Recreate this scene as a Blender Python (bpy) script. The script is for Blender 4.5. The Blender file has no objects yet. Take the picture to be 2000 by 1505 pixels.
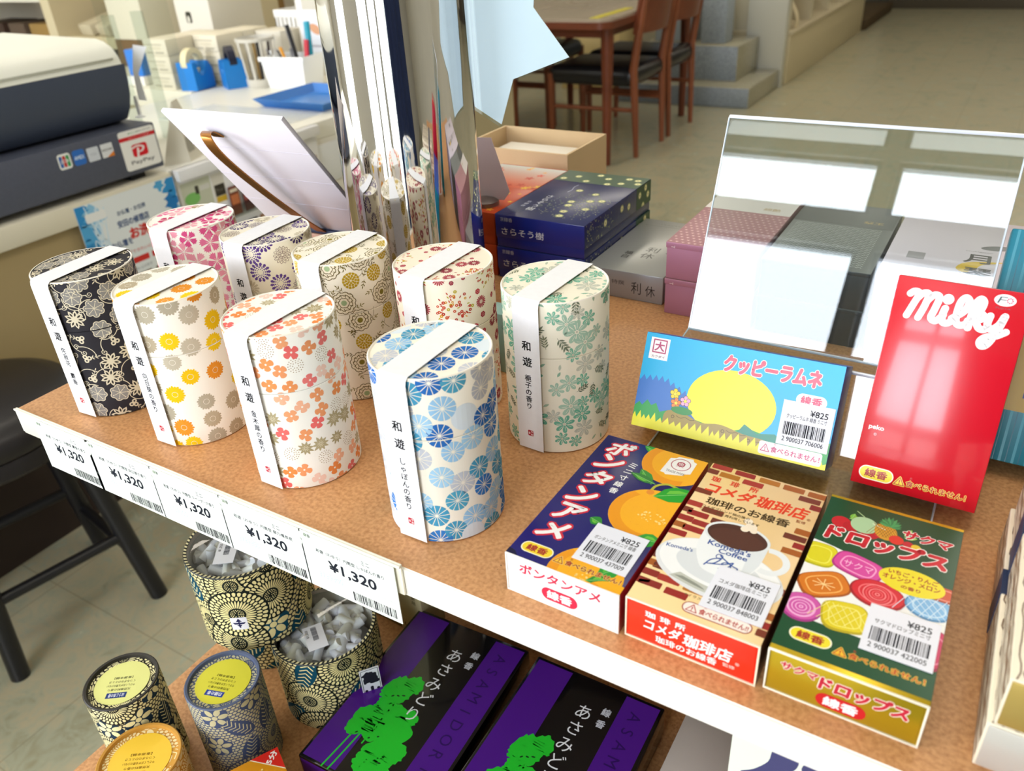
import bpy, bmesh, math, random
from math import sin, cos, pi, radians, sqrt, atan2
from mathutils import Vector, Matrix
from mathutils.geometry import tessellate_polygon

sc = bpy.context.scene
COL = sc.collection
# ------------------------------------------------------------------ camera
cam_d = bpy.data.cameras.new('camera')
cam_d.sensor_width = 36.0
cam_d.lens = 1577.84 / 2000 * 36
cam_d.clip_start = 0.01
cam_d.clip_end = 60
cam_d.dof.use_dof = True
cam_d.dof.focus_distance = 0.53
cam_d.dof.aperture_fstop = 11.5
cam_o = bpy.data.objects.new('camera', cam_d)
COL.objects.link(cam_o)
cam_o.location = (0.590705, -0.238695, 0.299591)
cam_o.rotation_euler = (radians(59.42535), radians(3.11595), radians(30.86518))
sc.camera = cam_o
# ------------------------------------------------------------------ world, exposure
W_AMB = 0.35
SKY_PANE = 13.0
CEIL_LAMP = 11.0
w = bpy.data.worlds.new('world'); sc.world = w; w.use_nodes = True
bg = w.node_tree.nodes['Background']
bg.inputs[0].default_value = (0.95, 0.98, 1.0, 1); bg.inputs[1].default_value = W_AMB
sc.view_settings.view_transform = 'Standard'
sc.view_settings.look = 'None'
sc.view_settings.exposure = -0.2
sc.view_settings.gamma = 1.0
sc.view_settings.use_curve_mapping = False
try:
    sc.cycles.use_denoising = True
    sc.cycles.max_bounces = 10; sc.cycles.transparent_max_bounces = 12
    sc.cycles.caustics_reflective = False; sc.cycles.caustics_refractive = False
    sc.cycles.sample_clamp_indirect = 6.0
except Exception: pass
# ------------------------------------------------------------------ materials
def lin(h):
    h = h.lstrip('#'); o = []
    for i in (0, 2, 4):
        c = int(h[i:i+2], 16) / 255
        o.append(c/12.92 if c <= .04045 else ((c+.055)/1.055)**2.4)
    return (*o, 1)
_M = {}
def mat(hexc, rough=.5, metal=0., coat=0., spec=.5, noise=0., nscale=40., bump=0., col2=None, trans=0., emit=0., ior=1.45, sheen=0.):
    k = (hexc, rough, metal, coat, spec, noise, nscale, bump, col2, trans, emit, ior, sheen)
    if k in _M: return _M[k]
    m = bpy.data.materials.new('surface_' + hexc.lstrip('#')); m.use_nodes = True
    nt = m.node_tree; b = nt.nodes['Principled BSDF']
    b.inputs['Base Color'].default_value = lin(hexc)
    b.inputs['Roughness'].default_value = rough
    b.inputs['Metallic'].default_value = metal
    b.inputs['Coat Weight'].default_value = coat
    b.inputs['Coat Roughness'].default_value = .08
    b.inputs['Specular IOR Level'].default_value = spec
    b.inputs['IOR'].default_value = ior
    b.inputs['Transmission Weight'].default_value = trans
    if sheen: b.inputs['Sheen Weight'].default_value = sheen
    if emit:
        b.inputs['Emission Color'].default_value = lin(hexc); b.inputs['Emission Strength'].default_value = emit
    if noise or bump:
        tc = nt.nodes.new('ShaderNodeTexCoord'); n = nt.nodes.new('ShaderNodeTexNoise')
        n.inputs['Scale'].default_value = nscale; n.inputs['Detail'].default_value = 6
        nt.links.new(tc.outputs['Object'], n.inputs['Vector'])
        if noise:
            mx = nt.nodes.new('ShaderNodeMix'); mx.data_type = 'RGBA'
            c = lin(hexc); c2 = lin(col2) if col2 else tuple(x*(1-noise) for x in c[:3]) + (1,)
            mx.inputs[6].default_value = c; mx.inputs[7].default_value = c2
            r = nt.nodes.new('ShaderNodeMapRange'); r.inputs[1].default_value = .35; r.inputs[2].default_value = .65
            nt.links.new(n.outputs['Fac'], r.inputs[0]); nt.links.new(r.outputs[0], mx.inputs[0])
            nt.links.new(mx.outputs[2], b.inputs['Base Color'])
        if bump:
            bp = nt.nodes.new('ShaderNodeBump'); bp.inputs['Strength'].default_value = bump; bp.inputs['Distance'].default_value = .001
            nt.links.new(n.outputs['Fac'], bp.inputs['Height']); nt.links.new(bp.outputs['Normal'], b.inputs['Normal'])
    _M[k] = m
    return m
def acrylic(hexc='#f4fafa', f0=.04, rough=0.):
    """thin clear plastic: straight-through light plus mirror reflection by angle"""
    k = ('acr', hexc, f0, rough)
    if k in _M: return _M[k]
    m = bpy.data.materials.new('clear_plastic'); m.use_nodes = True; nt = m.node_tree; L = nt.links.new
    nt.nodes.remove(nt.nodes['Principled BSDF']); out = nt.nodes['Material Output']
    t = nt.nodes.new('ShaderNodeBsdfTransparent'); t.inputs[0].default_value = lin(hexc)
    g = nt.nodes.new('ShaderNodeBsdfGlossy'); g.inputs['Roughness'].default_value = rough
    lw = nt.nodes.new('ShaderNodeLayerWeight'); lw.inputs[0].default_value = .5
    pw = nt.nodes.new('ShaderNodeMath'); pw.operation = 'POWER'; pw.inputs[1].default_value = 5; L(lw.outputs['Facing'], pw.inputs[0])
    mr = nt.nodes.new('ShaderNodeMapRange'); mr.inputs[3].default_value = f0; mr.inputs[4].default_value = 1.; L(pw.outputs[0], mr.inputs[0])
    mx = nt.nodes.new('ShaderNodeMixShader'); L(mr.outputs[0], mx.inputs[0]); L(t.outputs[0], mx.inputs[1]); L(g.outputs[0], mx.inputs[2]); L(mx.outputs[0], out.inputs['Surface'])
    _M[k] = m
    return m
def ink(h): return mat(h, .75, spec=.12)
def gloss(h): return mat(h, .28, spec=.5)
def glass(hexc='#f4fbfb', rough=0.0, ior=1.49): return mat(hexc, rough, trans=1.0, ior=ior)
# ------------------------------------------------------------------ object helpers
def tag(o, label=None, cat=None, group=None, kind=None):
    if label: o['label'] = label
    if cat: o['category'] = cat
    if group: o['group'] = group
    if kind: o['kind'] = kind
    return o
def thing(name, label, cat, loc=(0, 0, 0), rz=0., group=None, mw=None):
    o = bpy.data.objects.new(name, None); COL.objects.link(o)
    o.empty_display_size = .02
    if mw is not None: o.matrix_world = mw
    else: o.location = loc; o.rotation_euler = (0, 0, rz)
    return tag(o, label, cat, group)
def frame(o, U, V, N=None):
    U = Vector(U).normalized(); V = Vector(V).normalized(); N = Vector(N) if N else U.cross(V)
    return Matrix(((U.x, V.x, N.x, o[0]), (U.y, V.y, N.y, o[1]), (U.z, V.z, N.z, o[2]), (0, 0, 0, 1)))
def dup(root, name=None, loc=None, rz=None, label=None, group=None):
    r = root.copy(); COL.objects.link(r)
    if loc is not None: r.location = loc
    if rz is not None: r.rotation_euler = (0, 0, rz)
    if label: r['label'] = label
    if group: r['group'] = group
    for ch in list(root.children):
        c = ch.copy(); COL.objects.link(c); c.parent = r; c.matrix_parent_inverse = ch.matrix_parent_inverse.copy()
        for g in list(ch.children):
            d = g.copy(); COL.objects.link(d); d.parent = c
    return r
class MB:
    def __init__(s): s.v = []; s.f = []; s.mi = []; s.sm = []; s.mats = []; s.ix = {}
    def m(s, mt):
        if mt not in s.ix: s.ix[mt] = len(s.mats); s.mats.append(mt)
        return s.ix[mt]
    def face(s, pts, mt, smooth=False):
        b = len(s.v); s.v.extend([tuple(p) for p in pts]); s.f.append(tuple(range(b, b+len(pts)))); s.mi.append(s.m(mt)); s.sm.append(smooth)
    def raw(s, vs, fs, mt, smooth=False, fm=None):
        b = len(s.v); s.v.extend([tuple(p) for p in vs])
        for i, f in enumerate(fs):
            s.f.append(tuple(b+j for j in f)); s.mi.append(s.m(fm[i] if fm else mt)); s.sm.append(smooth)
        return b
    def box(s, x0, x1, y0, y1, z0, z1, mt, bev=0., seg=2, fm=None, xf=None, smooth=None):
        bm = bmesh.new(); bmesh.ops.create_cube(bm, size=1)
        for v in bm.verts: v.co = Vector(((x0+x1)/2 + v.co.x*(x1-x0), (y0+y1)/2 + v.co.y*(y1-y0), (z0+z1)/2 + v.co.z*(z1-z0)))
        if bev: bmesh.ops.bevel(bm, geom=bm.edges[:], offset=bev, segments=seg, affect='EDGES', profile=.5)
        bm.normal_update(); bm.verts.index_update()
        fmats = []
        for f in bm.faces:
            n = f.normal; a = max(range(3), key=lambda i: abs(n[i])); key = '-+'[n[a] > 0] + 'xyz'[a]
            fmats.append((fm or {}).get(key, mt))
        vs = [(xf @ v.co) if xf else v.co for v in bm.verts]
        s.raw(vs, [[v.index for v in f.verts] for f in bm.faces], mt, bool(bev) if smooth is None else smooth, fmats)
        bm.free()
    def lathe(s, prof, mt, n=48, c=(0, 0, 0), smooth=True, a0=0., fm=None, xf=None):
        vs = []; fs = []; fmm = []
        rings = []
        for r, z in prof:
            if r < 1e-7: rings.append([len(vs)]); vs.append(Vector((c[0], c[1], c[2]+z)))
            else:
                rings.append(list(range(len(vs), len(vs)+n)))
                for i in range(n):
                    a = a0 + 2*pi*i/n; vs.append(Vector((c[0]+r*cos(a), c[1]+r*sin(a), c[2]+z)))
        for k in range(len(rings)-1):
            A, B = rings[k], rings[k+1]
            for i in range(n):
                j = (i+1) % n
                if len(A) == 1 and len(B) == 1: continue
                if len(A) == 1: fs.append((A[0], B[j], B[i]))
                elif len(B) == 1: fs.append((A[i], A[j], B[0]))
                else: fs.append((A[i], A[j], B[j], B[i]))
                fmm.append(fm[k] if fm else mt)
        if xf: vs = [xf @ v for v in vs]
        s.raw(vs, fs, mt, smooth, fmm)
    def tube(s, path, r, mt, n=10, caps=True, smooth=True, flat=1.):
        P = [Vector(p) for p in path]; R = r if isinstance(r, (list, tuple)) else [r]*len(P)
        up = Vector((0, 0, 1)); vs = []; N = len(P)
        t0 = (P[1]-P[0]).normalized(); x = t0.cross(up)
        if x.length < 1e-3: x = t0.cross(Vector((0, 1, 0)))
        x.normalize()
        for i in range(N):
            t = (P[min(i+1, N-1)] - P[max(i-1, 0)]).normalized()
            x = (x - t*x.dot(t)).normalized(); y = t.cross(x)
            for k in range(n):
                a = 2*pi*k/n; vs.append(P[i] + (x*cos(a) + y*sin(a)*flat)*R[i])
        fs = [(i*n+k, i*n+(k+1) % n, (i+1)*n+(k+1) % n, (i+1)*n+k) for i in range(N-1) for k in range(n)]
        if caps: fs += [tuple(range(n-1, -1, -1)), tuple((N-1)*n+k for k in range(n))]
        s.raw(vs, fs, mt, smooth)
    def prism(s, poly, fn, h0, h1, mt, side=None, smooth=False):
        """poly: 2D outline (ccw); fn(u,v,h)->3D"""
        n = len(poly); tri = tess(poly)
        s.raw([fn(u, v, h0) for u, v in poly] + [fn(u, v, h1) for u, v in poly],
              [(c, b, a) for a, b, c in tri] + [(a+n, b+n, c+n) for a, b, c in tri], mt)
        s.raw([fn(u, v, h0) for u, v in poly] + [fn(u, v, h1) for u, v in poly],
              [(i, (i+1) % n, n+(i+1) % n, n+i) for i in range(n)], side or mt, smooth)
    def build(s, name, parent=None, ang=40, loc=None):
        me = bpy.data.meshes.new(name); me.from_pydata(s.v, [], s.f)
        for m_ in s.mats: me.materials.append(m_)
        me.polygons.foreach_set('material_index', s.mi); me.polygons.foreach_set('use_smooth', s.sm)
        me.validate(); me.update()
        if any(s.sm): me.set_sharp_from_angle(angle=radians(ang))
        o = bpy.data.objects.new(name, me); COL.objects.link(o)
        if parent: o.parent = parent
        if loc: o.location = loc
        return o
def tess(poly):
    t = tessellate_polygon([[Vector((p[0], p[1], 0)) for p in poly]])
    out = []
    for a, b, c in t:
        A, B, C_ = poly[a], poly[b], poly[c]
        if (B[0]-A[0])*(C_[1]-A[1]) - (B[1]-A[1])*(C_[0]-A[0]) < 0: b, c = c, b
        out.append((a, b, c))
    return out
# ------------------------------------------------------------------ flat print: convex pieces in layers
def clip_half(P, a, b, c):
    """keep a*x+b*y<=c"""
    out = []; n = len(P)
    for i in range(n):
        p, q = P[i], P[(i+1) % n]; dp = a*p[0]+b*p[1]-c; dq = a*q[0]+b*q[1]-c
        if dp <= 0: out.append(p)
        if (dp < 0 < dq) or (dq < 0 < dp):
            t = dp/(dp-dq); out.append((p[0]+(q[0]-p[0])*t, p[1]+(q[1]-p[1])*t))
    return out
def ell(x, y, rx, ry=None, n=24, rot=0., a0=0., a1=2*pi):
    ry = rx if ry is None else ry; c, s_ = cos(rot), sin(rot); out = []
    full = abs(a1-a0-2*pi) < 1e-6
    for i in range(n if full else n+1):
        a = a0 + (a1-a0)*i/n; u, v = rx*cos(a), ry*sin(a); out.append((x+u*c-v*s_, y+u*s_+v*c))
    return out
def rrect(x0, y0, x1, y1, r, n=5):
    o = []
    for cx, cy, a in ((x1-r, y0+r, -pi/2), (x1-r, y1-r, 0), (x0+r, y1-r, pi/2), (x0+r, y0+r, pi)):
        o += [(cx+r*cos(a+pi/2*i/n), cy+r*sin(a+pi/2*i/n)) for i in range(n+1)]
    return o
def spline(pts, k=6, closed=False):
    P = pts; n = len(P); out = []
    for i in range(n if closed else n-1):
        p0 = P[(i-1) % n] if closed or i > 0 else P[i]; p1 = P[i]; p2 = P[(i+1) % n]; p3 = P[(i+2) % n] if closed or i+2 < n else p2
        for j in range(k):
            t = j/k
            out.append(tuple(.5*(2*p1[d]+(p2[d]-p0[d])*t+(2*p0[d]-5*p1[d]+4*p2[d]-p3[d])*t*t+(3*p1[d]-p0[d]-3*p2[d]+p3[d])*t**3) for d in range(len(p1))))
    if not closed: out.append(P[-1])
    return out
_TX = {}
def glyphs(s):
    if s not in _TX:
        c = bpy.data.curves.new('t', 'FONT'); c.body = s; c.resolution_u = 3; c.fill_mode = 'FRONT'
        o = bpy.data.objects.new('t', c); COL.objects.link(o)
        dg = bpy.context.evaluated_depsgraph_get(); m = bpy.data.meshes.new_from_object(o.evaluated_get(dg))
        V = [(v.co.x, v.co.y) for v in m.vertices]; F = [[V[i] for i in p.vertices] for p in m.polygons]
        bpy.data.objects.remove(o); bpy.data.curves.remove(c); bpy.data.meshes.remove(m)
        xs = [p[0] for f in F for p in f] or [0, 1]; ys = [p[1] for f in F for p in f] or [0, 1]
        cnt = {}
        for f in F:
            K = [(round(p[0], 4), round(p[1], 4)) for p in f]
            for k in range(len(K)): e = tuple(sorted((K[k], K[(k+1) % len(K)]))); cnt[e] = cnt.get(e, 0)+1
        _TX[s] = (F, min(xs), max(xs), min(ys), max(ys), [e for e, n in cnt.items() if n == 1])
    return _TX[s]
class Cv:
    def __init__(s, mf=ink): s.it = []; s.k = 0; s.mf = mf
    def up(s): s.k += 1; return s
    def M(s, c): return s.mf(c) if isinstance(c, str) else c
    def cx(s, P, c): s.it.append((s.k, s.M(c), P))
    def poly(s, P, c):
        m_ = s.M(c)
        for t in tess(P): s.it.append((s.k, m_, [P[i] for i in t]))
    def rect(s, x0, y0, x1, y1, c): s.cx([(x0, y0), (x1, y0), (x1, y1), (x0, y1)], c)
    def circ(s, x, y, r, c, n=20): s.cx(ell(x, y, r, n=n), c)
    def ring(s, x, y, r0, r1, c, n=24, a0=0., a1=2*pi):
        A = ell(x, y, r0, n=n, a0=a0, a1=a1); B = ell(x, y, r1, n=n, a0=a0, a1=a1); m_ = s.M(c); L = len(A)
        for i in range(L if abs(a1-a0-2*pi) < 1e-6 else L-1):
            j = (i+1) % L; s.it.append((s.k, m_, [A[i], B[i], B[j], A[j]]))
    def stroke(s, pts, wd, c, closed=False, joint=True, caps=True):
        m_ = s.M(c); n = len(pts); h = wd/2
        for i in range(n if closed else n-1):
            (x0, y0), (x1, y1) = pts[i], pts[(i+1) % n]; dx, dy = x1-x0, y1-y0; L = sqrt(dx*dx+dy*dy) or 1; nx, ny = -dy/L*h, dx/L*h
            s.it.append((s.k, m_, [(x0-nx, y0-ny), (x1-nx, y1-ny), (x1+nx, y1+ny), (x0+nx, y0+ny)]))
        if joint:
            for i, p in enumerate(pts):
                if (i == 0 or i == n-1) and not closed and not caps: continue
                s.it.append((s.k, m_, ell(p[0], p[1], h, n=8 if wd < 1.2 else 14)))
    def text(s, t, x, y, w=None, h=None, c='#222222', bold=0., rot=0., shear=0., out=None, ob=.05, anchor='c'):
        if out: s._tx(t, x, y, w, h, out, bold+ob, rot, shear, bold, anchor); s.up()
        s._tx(t, x, y, w, h, c, bold, rot, shear, bold, anchor)
    def _put(s, t, fn, m_, bold, sz, k):
        """glyph faces plus, for heavier letters, a band along every outline edge"""
        F, _, _, _, _, E = glyphs(t)
        for f in F: s.it.append((k, m_, [fn(u, v) for u, v in f]))
        if bold > 0:
            h = bold*sz
            for A, B in E:
                (x0, y0), (x1, y1) = fn(*A), fn(*B); dx, dy = x1-x0, y1-y0; L = sqrt(dx*dx+dy*dy)
                if L < 1e-6: continue
                nx, ny = -dy/L*h, dx/L*h; ex, ey = dx/L*h*.45, dy/L*h*.45
                s.it.append((k, m_, [(x0-nx, y0-ny), (x1-nx, y1-ny), (x1+ex*2, y1+ey*2), (x1+nx, y1+ny), (x0+nx, y0+ny), (x0-ex*2, y0-ey*2)]))
    def _tx(s, t, x, y, w, h, c, bold, rot, shear, refb, anchor):
        _, x0, x1, y0, y1, _ = glyphs(t); gw, gh = x1-x0, y1-y0
        sx = w/gw if w else None; sy = h/gh if h else None
        sx = sx or sy; sy = sy or sx; cx_, cy_ = (x0+x1)/2, (y0+y1)/2
        if anchor == 'l': cx_ = x0
        if anchor == 'r': cx_ = x1
        ca, sa = cos(rot), sin(rot)
        def fn(u, v):
            u = (u-cx_)*sx; v = (v-cy_)*sy; u += v*shear
            return (x+u*ca-v*sa, y+u*sa+v*ca)
        s._put(t, fn, s.M(c), bold, min(sx, sy), s.k)
    def vtext(s, t, x, ytop, size, pitch, c, bold=0., out=None, ob=.05):
        for i, ch in enumerate(t):
            if ch == ' ': continue
            fn = lambda u, v: (x+(u-.5)*size, ytop-i*pitch-size*.5+(v-.38)*size)
            if out: s._put(ch, fn, s.M(out), bold+ob, size, s.k)
            s._put(ch, fn, s.M(c), bold, size, s.k+(1 if out else 0))
        if out: s.up()
    def barcode(s, x0, x1, y0, y1, c='#1b1c22', seed=1, digits=None):
        r = random.Random(seed); x = x0; u = (x1-x0)/95
        while x < x1-u:
            wd = u*r.choice((1, 1, 2, 3)); s.rect(x, y0, min(x+wd, x1), y1, c); x += wd + u*r.choice((1, 1, 2, 2))
    def add(s, other, dx, dy, sc_=1., rot=0.):
        ca, sa = cos(rot)*sc_, sin(rot)*sc_; kk = 0
        for k, m_, P in other.it:
            s.it.append((s.k+k, m_, [(dx+u*ca-v*sa, dy+u*sa+v*ca) for u, v in P])); kk = max(kk, k)
    def levels(s, cell=1.0):
        """painter's order -> smallest height step that still clears what lies under each piece"""
        if getattr(s, '_lv', None) and len(s._lv) == len(s.it): return s._lv
        g = {}; lv = [0]*len(s.it)
        for i in sorted(range(len(s.it)), key=lambda i: s.it[i][0]):
            k, _, P = s.it[i]; xs = [p[0] for p in P]; ys = [p[1] for p in P]; L = 0
            cells = [(a, b) for a in range(int(math.floor(min(xs)/cell)), int(math.floor(max(xs)/cell))+1) for b in range(int(math.floor(min(ys)/cell)), int(math.floor(max(ys)/cell))+1)]
            for q in cells:
                if q in g:
                    l, kk = g[q]; L = max(L, l+1 if kk != k else l)
            for q in cells:
                if q not in g or g[q][0] <= L: g[q] = (L, k)
            lv[i] = L
        s._lv = lv
        return lv
    def emit(s, mb, fn, clip=None, h0=.00006, dh=.00001, sc_=.001):
        """clip: convex ccw outline"""
        H = []
        if clip:
            n = len(clip)
            for i in range(n):
                (x0, y0), (x1, y1) = clip[i], clip[(i+1) % n]; a, b = (y1-y0), -(x1-x0); H.append((a, b, a*x0+b*y0))
        lv = s.levels()
        for i, (k, m_, P) in enumerate(s.it):
            for a, b, c in H:
                if len(P) < 3: break
                P = clip_half(P, a, b, c)
            if len(P) < 3: continue
            ar = sum(P[i][0]*P[(i+1) % len(P)][1]-P[(i+1) % len(P)][0]*P[i][1] for i in range(len(P)))
            if abs(ar) < 1e-9: continue
            if ar < 0: P = P[::-1]
            h = h0+dh*(lv[i]+(i % 9)*.09)
            mb.face([fn(u*sc_, v*sc_, h) for u, v in P], m_)
    def emit_cyl(s, mb, R, n, az0, v0, v1, h0=.00006, dh=.00001):
        """wrap around an n-sided cylinder; u=0 at azimuth az0; mm units"""
        du = 2*pi*R*1000/n; cs = {}
        def corner(k, h):
            key = (k % n, h)
            if key not in cs: a = az0+2*pi*(k % n)/n; cs[key] = (cos(a)*(R+h), sin(a)*(R+h))
            return cs[key]
        lv = s.levels()
        for i_, (k_, m_, P) in enumerate(s.it):
            P = clip_half(P, 0, -1, -v0); 
            if len(P) < 3: continue
            P = clip_half(P, 0, 1, v1)
            if len(P) < 3: continue
            us = [p[0] for p in P]; a = math.floor(min(us)/du); b = math.floor(max(us)/du); h = h0+dh*(lv[i_]+(i_ % 9)*.09)
            ar = sum(P[i][0]*P[(i+1) % len(P)][1]-P[(i+1) % len(P)][0]*P[i][1] for i in range(len(P)))
            if ar < 0: P = P[::-1]
            for k in range(a, b+1):
                Q = P
                if a != b: Q = clip_half(clip_half(P, -1, 0, -k*du), 1, 0, (k+1)*du)
                if len(Q) < 3: continue
                A, B = corner(k, h), corner(k+1, h); pts = []
                for u, v in Q:
                    t = u/du-k; pts.append((A[0]+(B[0]-A[0])*t, A[1]+(B[1]-A[1])*t, v*.001))
                mb.face(pts, m_)
def plane(o, U, V, N=None):
    o = Vector(o); U = Vector(U).normalized(); V = Vector(V).normalized(); N = Vector(N).normalized() if N else U.cross(V)
    return lambda u, v, h: o + U*u + V*v + N*h
FZ = -0.85
# ================================================================== the room
def floor_mat():
    m = bpy.data.materials.new('marbled_vinyl_tile'); m.use_nodes = True; nt = m.node_tree; b = nt.nodes['Principled BSDF']; L = nt.links.new
    tc = nt.nodes.new('ShaderNodeTexCoord')
    n1 = nt.nodes.new('ShaderNodeTexNoise'); n1.inputs['Scale'].default_value = 5.5; n1.inputs['Detail'].default_value = 8; n1.inputs['Distortion'].default_value = 1.4
    n2 = nt.nodes.new('ShaderNodeTexNoise'); n2.inputs['Scale'].default_value = 22; n2.inputs['Detail'].default_value = 8; n2.inputs['Distortion'].default_value = 2.5
    r = nt.nodes.new('ShaderNodeValToRGB'); e = r.color_ramp.elements
    e[0].position = .3; e[0].color = lin('#979378'); e[1].position = .72; e[1].color = lin('#cfc3a6')
    for p, c in ((.42, '#a5a68f'), (.52, '#b3a98d'), (.6, '#a4a893')):
        x = e.new(p); x.color = lin(c)
    mx = nt.nodes.new('ShaderNodeMix'); mx.data_type = 'FLOAT'; mx.inputs[0].default_value = .42
    L(tc.outputs['Object'], n1.inputs['Vector']); L(tc.outputs['Object'], n2.inputs['Vector'])
    L(n1.outputs['Fac'], mx.inputs[2]); L(n2.outputs['Fac'], mx.inputs[3]); L(mx.outputs[0], r.inputs[0])
    br = nt.nodes.new('ShaderNodeTexBrick'); br.offset = 0; br.inputs['Scale'].default_value = 1; br.inputs['Brick Width'].default_value = .30; br.inputs['Row Height'].default_value = .30
    br.inputs['Mortar Size'].default_value = .0012; br.inputs['Mortar Smooth'].default_value = .3
    L(tc.outputs['Object'], br.inputs['Vector'])
    mm = nt.nodes.new('ShaderNodeMix'); mm.data_type = 'RGBA'; mm.inputs[7].default_value = lin('#6f6a54')
    ml = nt.nodes.new('ShaderNodeMath'); ml.operation = 'MULTIPLY'; ml.inputs[1].default_value = .45; L(br.outputs['Fac'], ml.inputs[0])
    L(ml.outputs[0], mm.inputs[0]); L(r.outputs[0], mm.inputs[6]); L(mm.outputs[2], b.inputs['Base Color'])
    b.inputs['Roughness'].default_value = .22; b.inputs['Specular IOR Level'].default_value = .5
    return m
X0, X1, Y0, Y1, ZC = -4.6, 4.2, -2.3, 10.3, 1.85
f = MB(); f.box(X0, X1, Y0, Y1, FZ-.06, FZ, floor_mat()); tag(f.build('floor'), kind='structure')
m_ceil = mat('#e6e3da', .9); f = MB(); f.box(X0, X1, Y0, Y1, ZC, ZC+.06, m_ceil); tag(f.build('ceiling'), kind='structure')
m_wall = mat('#d8d3c3', .8, noise=.04, nscale=3)
for nm, bx in (('wall_left', (X0-.08, X0, Y0, Y1)), ('wall_right', (X1, X1+.08, Y0, Y1)), ('wall_back', (X0, X1, Y1, Y1+.08))):
    f = MB(); f.box(*bx, FZ, ZC, m_wall); tag(f.build(nm), kind='structure')
f = MB(); f.box(X0, X1, Y1-.02, Y1, FZ, FZ+.10, mat('#5d5c57', .5)); tag(f.build('baseboard_back'), kind='structure')
# window wall behind the camera: openings (x0,x1,z0,z1)
WYF = -2.2
OPEN = [(a, b, c_, d_) for c_, d_ in ((-.78, .12), (.22, 1.28), (1.42, 1.65)) for a, b in ((-3.1, -1.75), (-.46, .19), (.245, .75))] + [(.85, 1.80, -.78, .12)] + [(a, b, 1.70, 1.82) for a, b in ((-.46, .19), (.245, .75))]  # topmost transom row is added to lighten the reflection in the clear panel
m_ww = mat('#c9c7c2', .8); f = MB()
xs = sorted({X0, X1} | {o[0] for o in OPEN} | {o[1] for o in OPEN}); zs = sorted({FZ, ZC} | {o[2] for o in OPEN} | {o[3] for o in OPEN})
for i in range(len(xs)-1):
    for j in range(len(zs)-1):
        cx_, cz = (xs[i]+xs[i+1])/2, (zs[j]+zs[j+1])/2
        if not any(o[0] < cx_ < o[1] and o[2] < cz < o[3] for o in OPEN): f.box(xs[i], xs[i+1], WYF-.1, WYF, zs[j], zs[j+1], m_ww)
tag(f.build('wall_front'), kind='structure')
m_sky = mat('#f0f5ff', .5, emit=SKY_PANE); m_street = mat('#dfe4e4', .5, emit=SKY_PANE*.40); m_left = mat('#f2f6ff', .5, emit=SKY_PANE*2.1); m_alu = mat('#8d9196', .35, metal=.8)
for i, o in enumerate(OPEN):
    r = thing('window_%d' % (i+1), None, None, ((o[0]+o[1])/2, WYF, o[2])); tag(r, kind='structure')
    hw = (o[1]-o[0])/2; hh = o[3]-o[2]; f = MB(); t = .018
    for b_ in ((-hw, hw, 0, t), (-hw, hw, hh-t, hh), (-hw, -hw+t, t, hh-t), (hw-t, hw, t, hh-t)): f.box(b_[0], b_[1], -.07, -.02, b_[2], b_[3], m_alu)
    f.build('window_frame', r)
    f = MB(); f.face([(-hw+t, -.05, t), (-hw+t, -.05, hh-t), (hw-t, -.05, hh-t), (hw-t, -.05, t)][::-1], m_street if o[2] < 0 or o[2] > 1.68 else (m_left if o[1] < -1 else m_sky)); f.build('window_pane', r)
t = thing('light_blocker', 'added navy cloth banner on a thin stand in front of the shop window', 'blocker', (.64, -.66, FZ))  # added unseen object: blocks window light and gives the column its dark stripe
f = MB(); n = 24; vs = []
for k_ in range(n+1):
    u = .03+.56*k_/n; vs += [(u, .012*sin(k_*.9), .12), (u, .012*sin(k_*.9), 1.36), (u, .012*sin(k_*.9)+.003, 1.36), (u, .012*sin(k_*.9)+.003, .12)]
f.raw(vs, [q for k_ in range(n) for q in [(4*k_, 4*k_+4, 4*k_+5, 4*k_+1), (4*k_+1, 4*k_+5, 4*k_+6, 4*k_+2), (4*k_+2, 4*k_+6, 4*k_+7, 4*k_+3), (4*k_+3, 4*k_+7, 4*k_+4, 4*k_)]], mat('#1a2c58', .7), True); f.build('blocker_cloth', t)
f = MB(); f.tube([(.015, .0, .01), (.015, .0, 1.40)], .009, mat('#c9cbcf', .3, metal=.6), 10); f.tube([(.015, 0, 1.375), (.60, 0, 1.375)], .006, mat('#c9cbcf', .3, metal=.6), 8); f.build('blocker_pole', t)
f = MB(); f.lathe([(0, 0), (.14, 0), (.14, .012), (.03, .03), (0, .03)], mat('#55575c', .5), 28, c=(.015, 0, 0)); f.build('blocker_base', t)
# ceiling lamps
m_lamp = mat('#fff6e6', .5, emit=CEIL_LAMP); m_hous = mat('#f1f0ec', .5); k = 0
for lx, ly in ((-3.0, .9), (-3.0, 3.4), (-1.75, .4), (-1.75, 2.0), (-1.1, 3.6), (-1.1, 4.9), (-.2, 6.2), (-.9, 7.6), (.62, .40), (.9, 2.2), (.9, 4.6), (.9, 7.0), (.9, 9.3), (2.8, 3.4), (2.8, 7.0), (-3.0, 6.4)):
    k += 1
    r = thing('ceiling_lamp', 'long fluorescent lamp panel in the shop ceiling', 'lamp', (lx, ly, ZC), 0, 'ceiling lamps')
    f = MB(); f.box(-.14, .14, -.62, .62, -.05, 0, m_hous); f.build('lamp_housing', r)
    f = MB(); f.box(-.11, .11, -.6, .6, -.056, -.051, m_lamp); f.build('lamp_diffuser', r)
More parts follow.
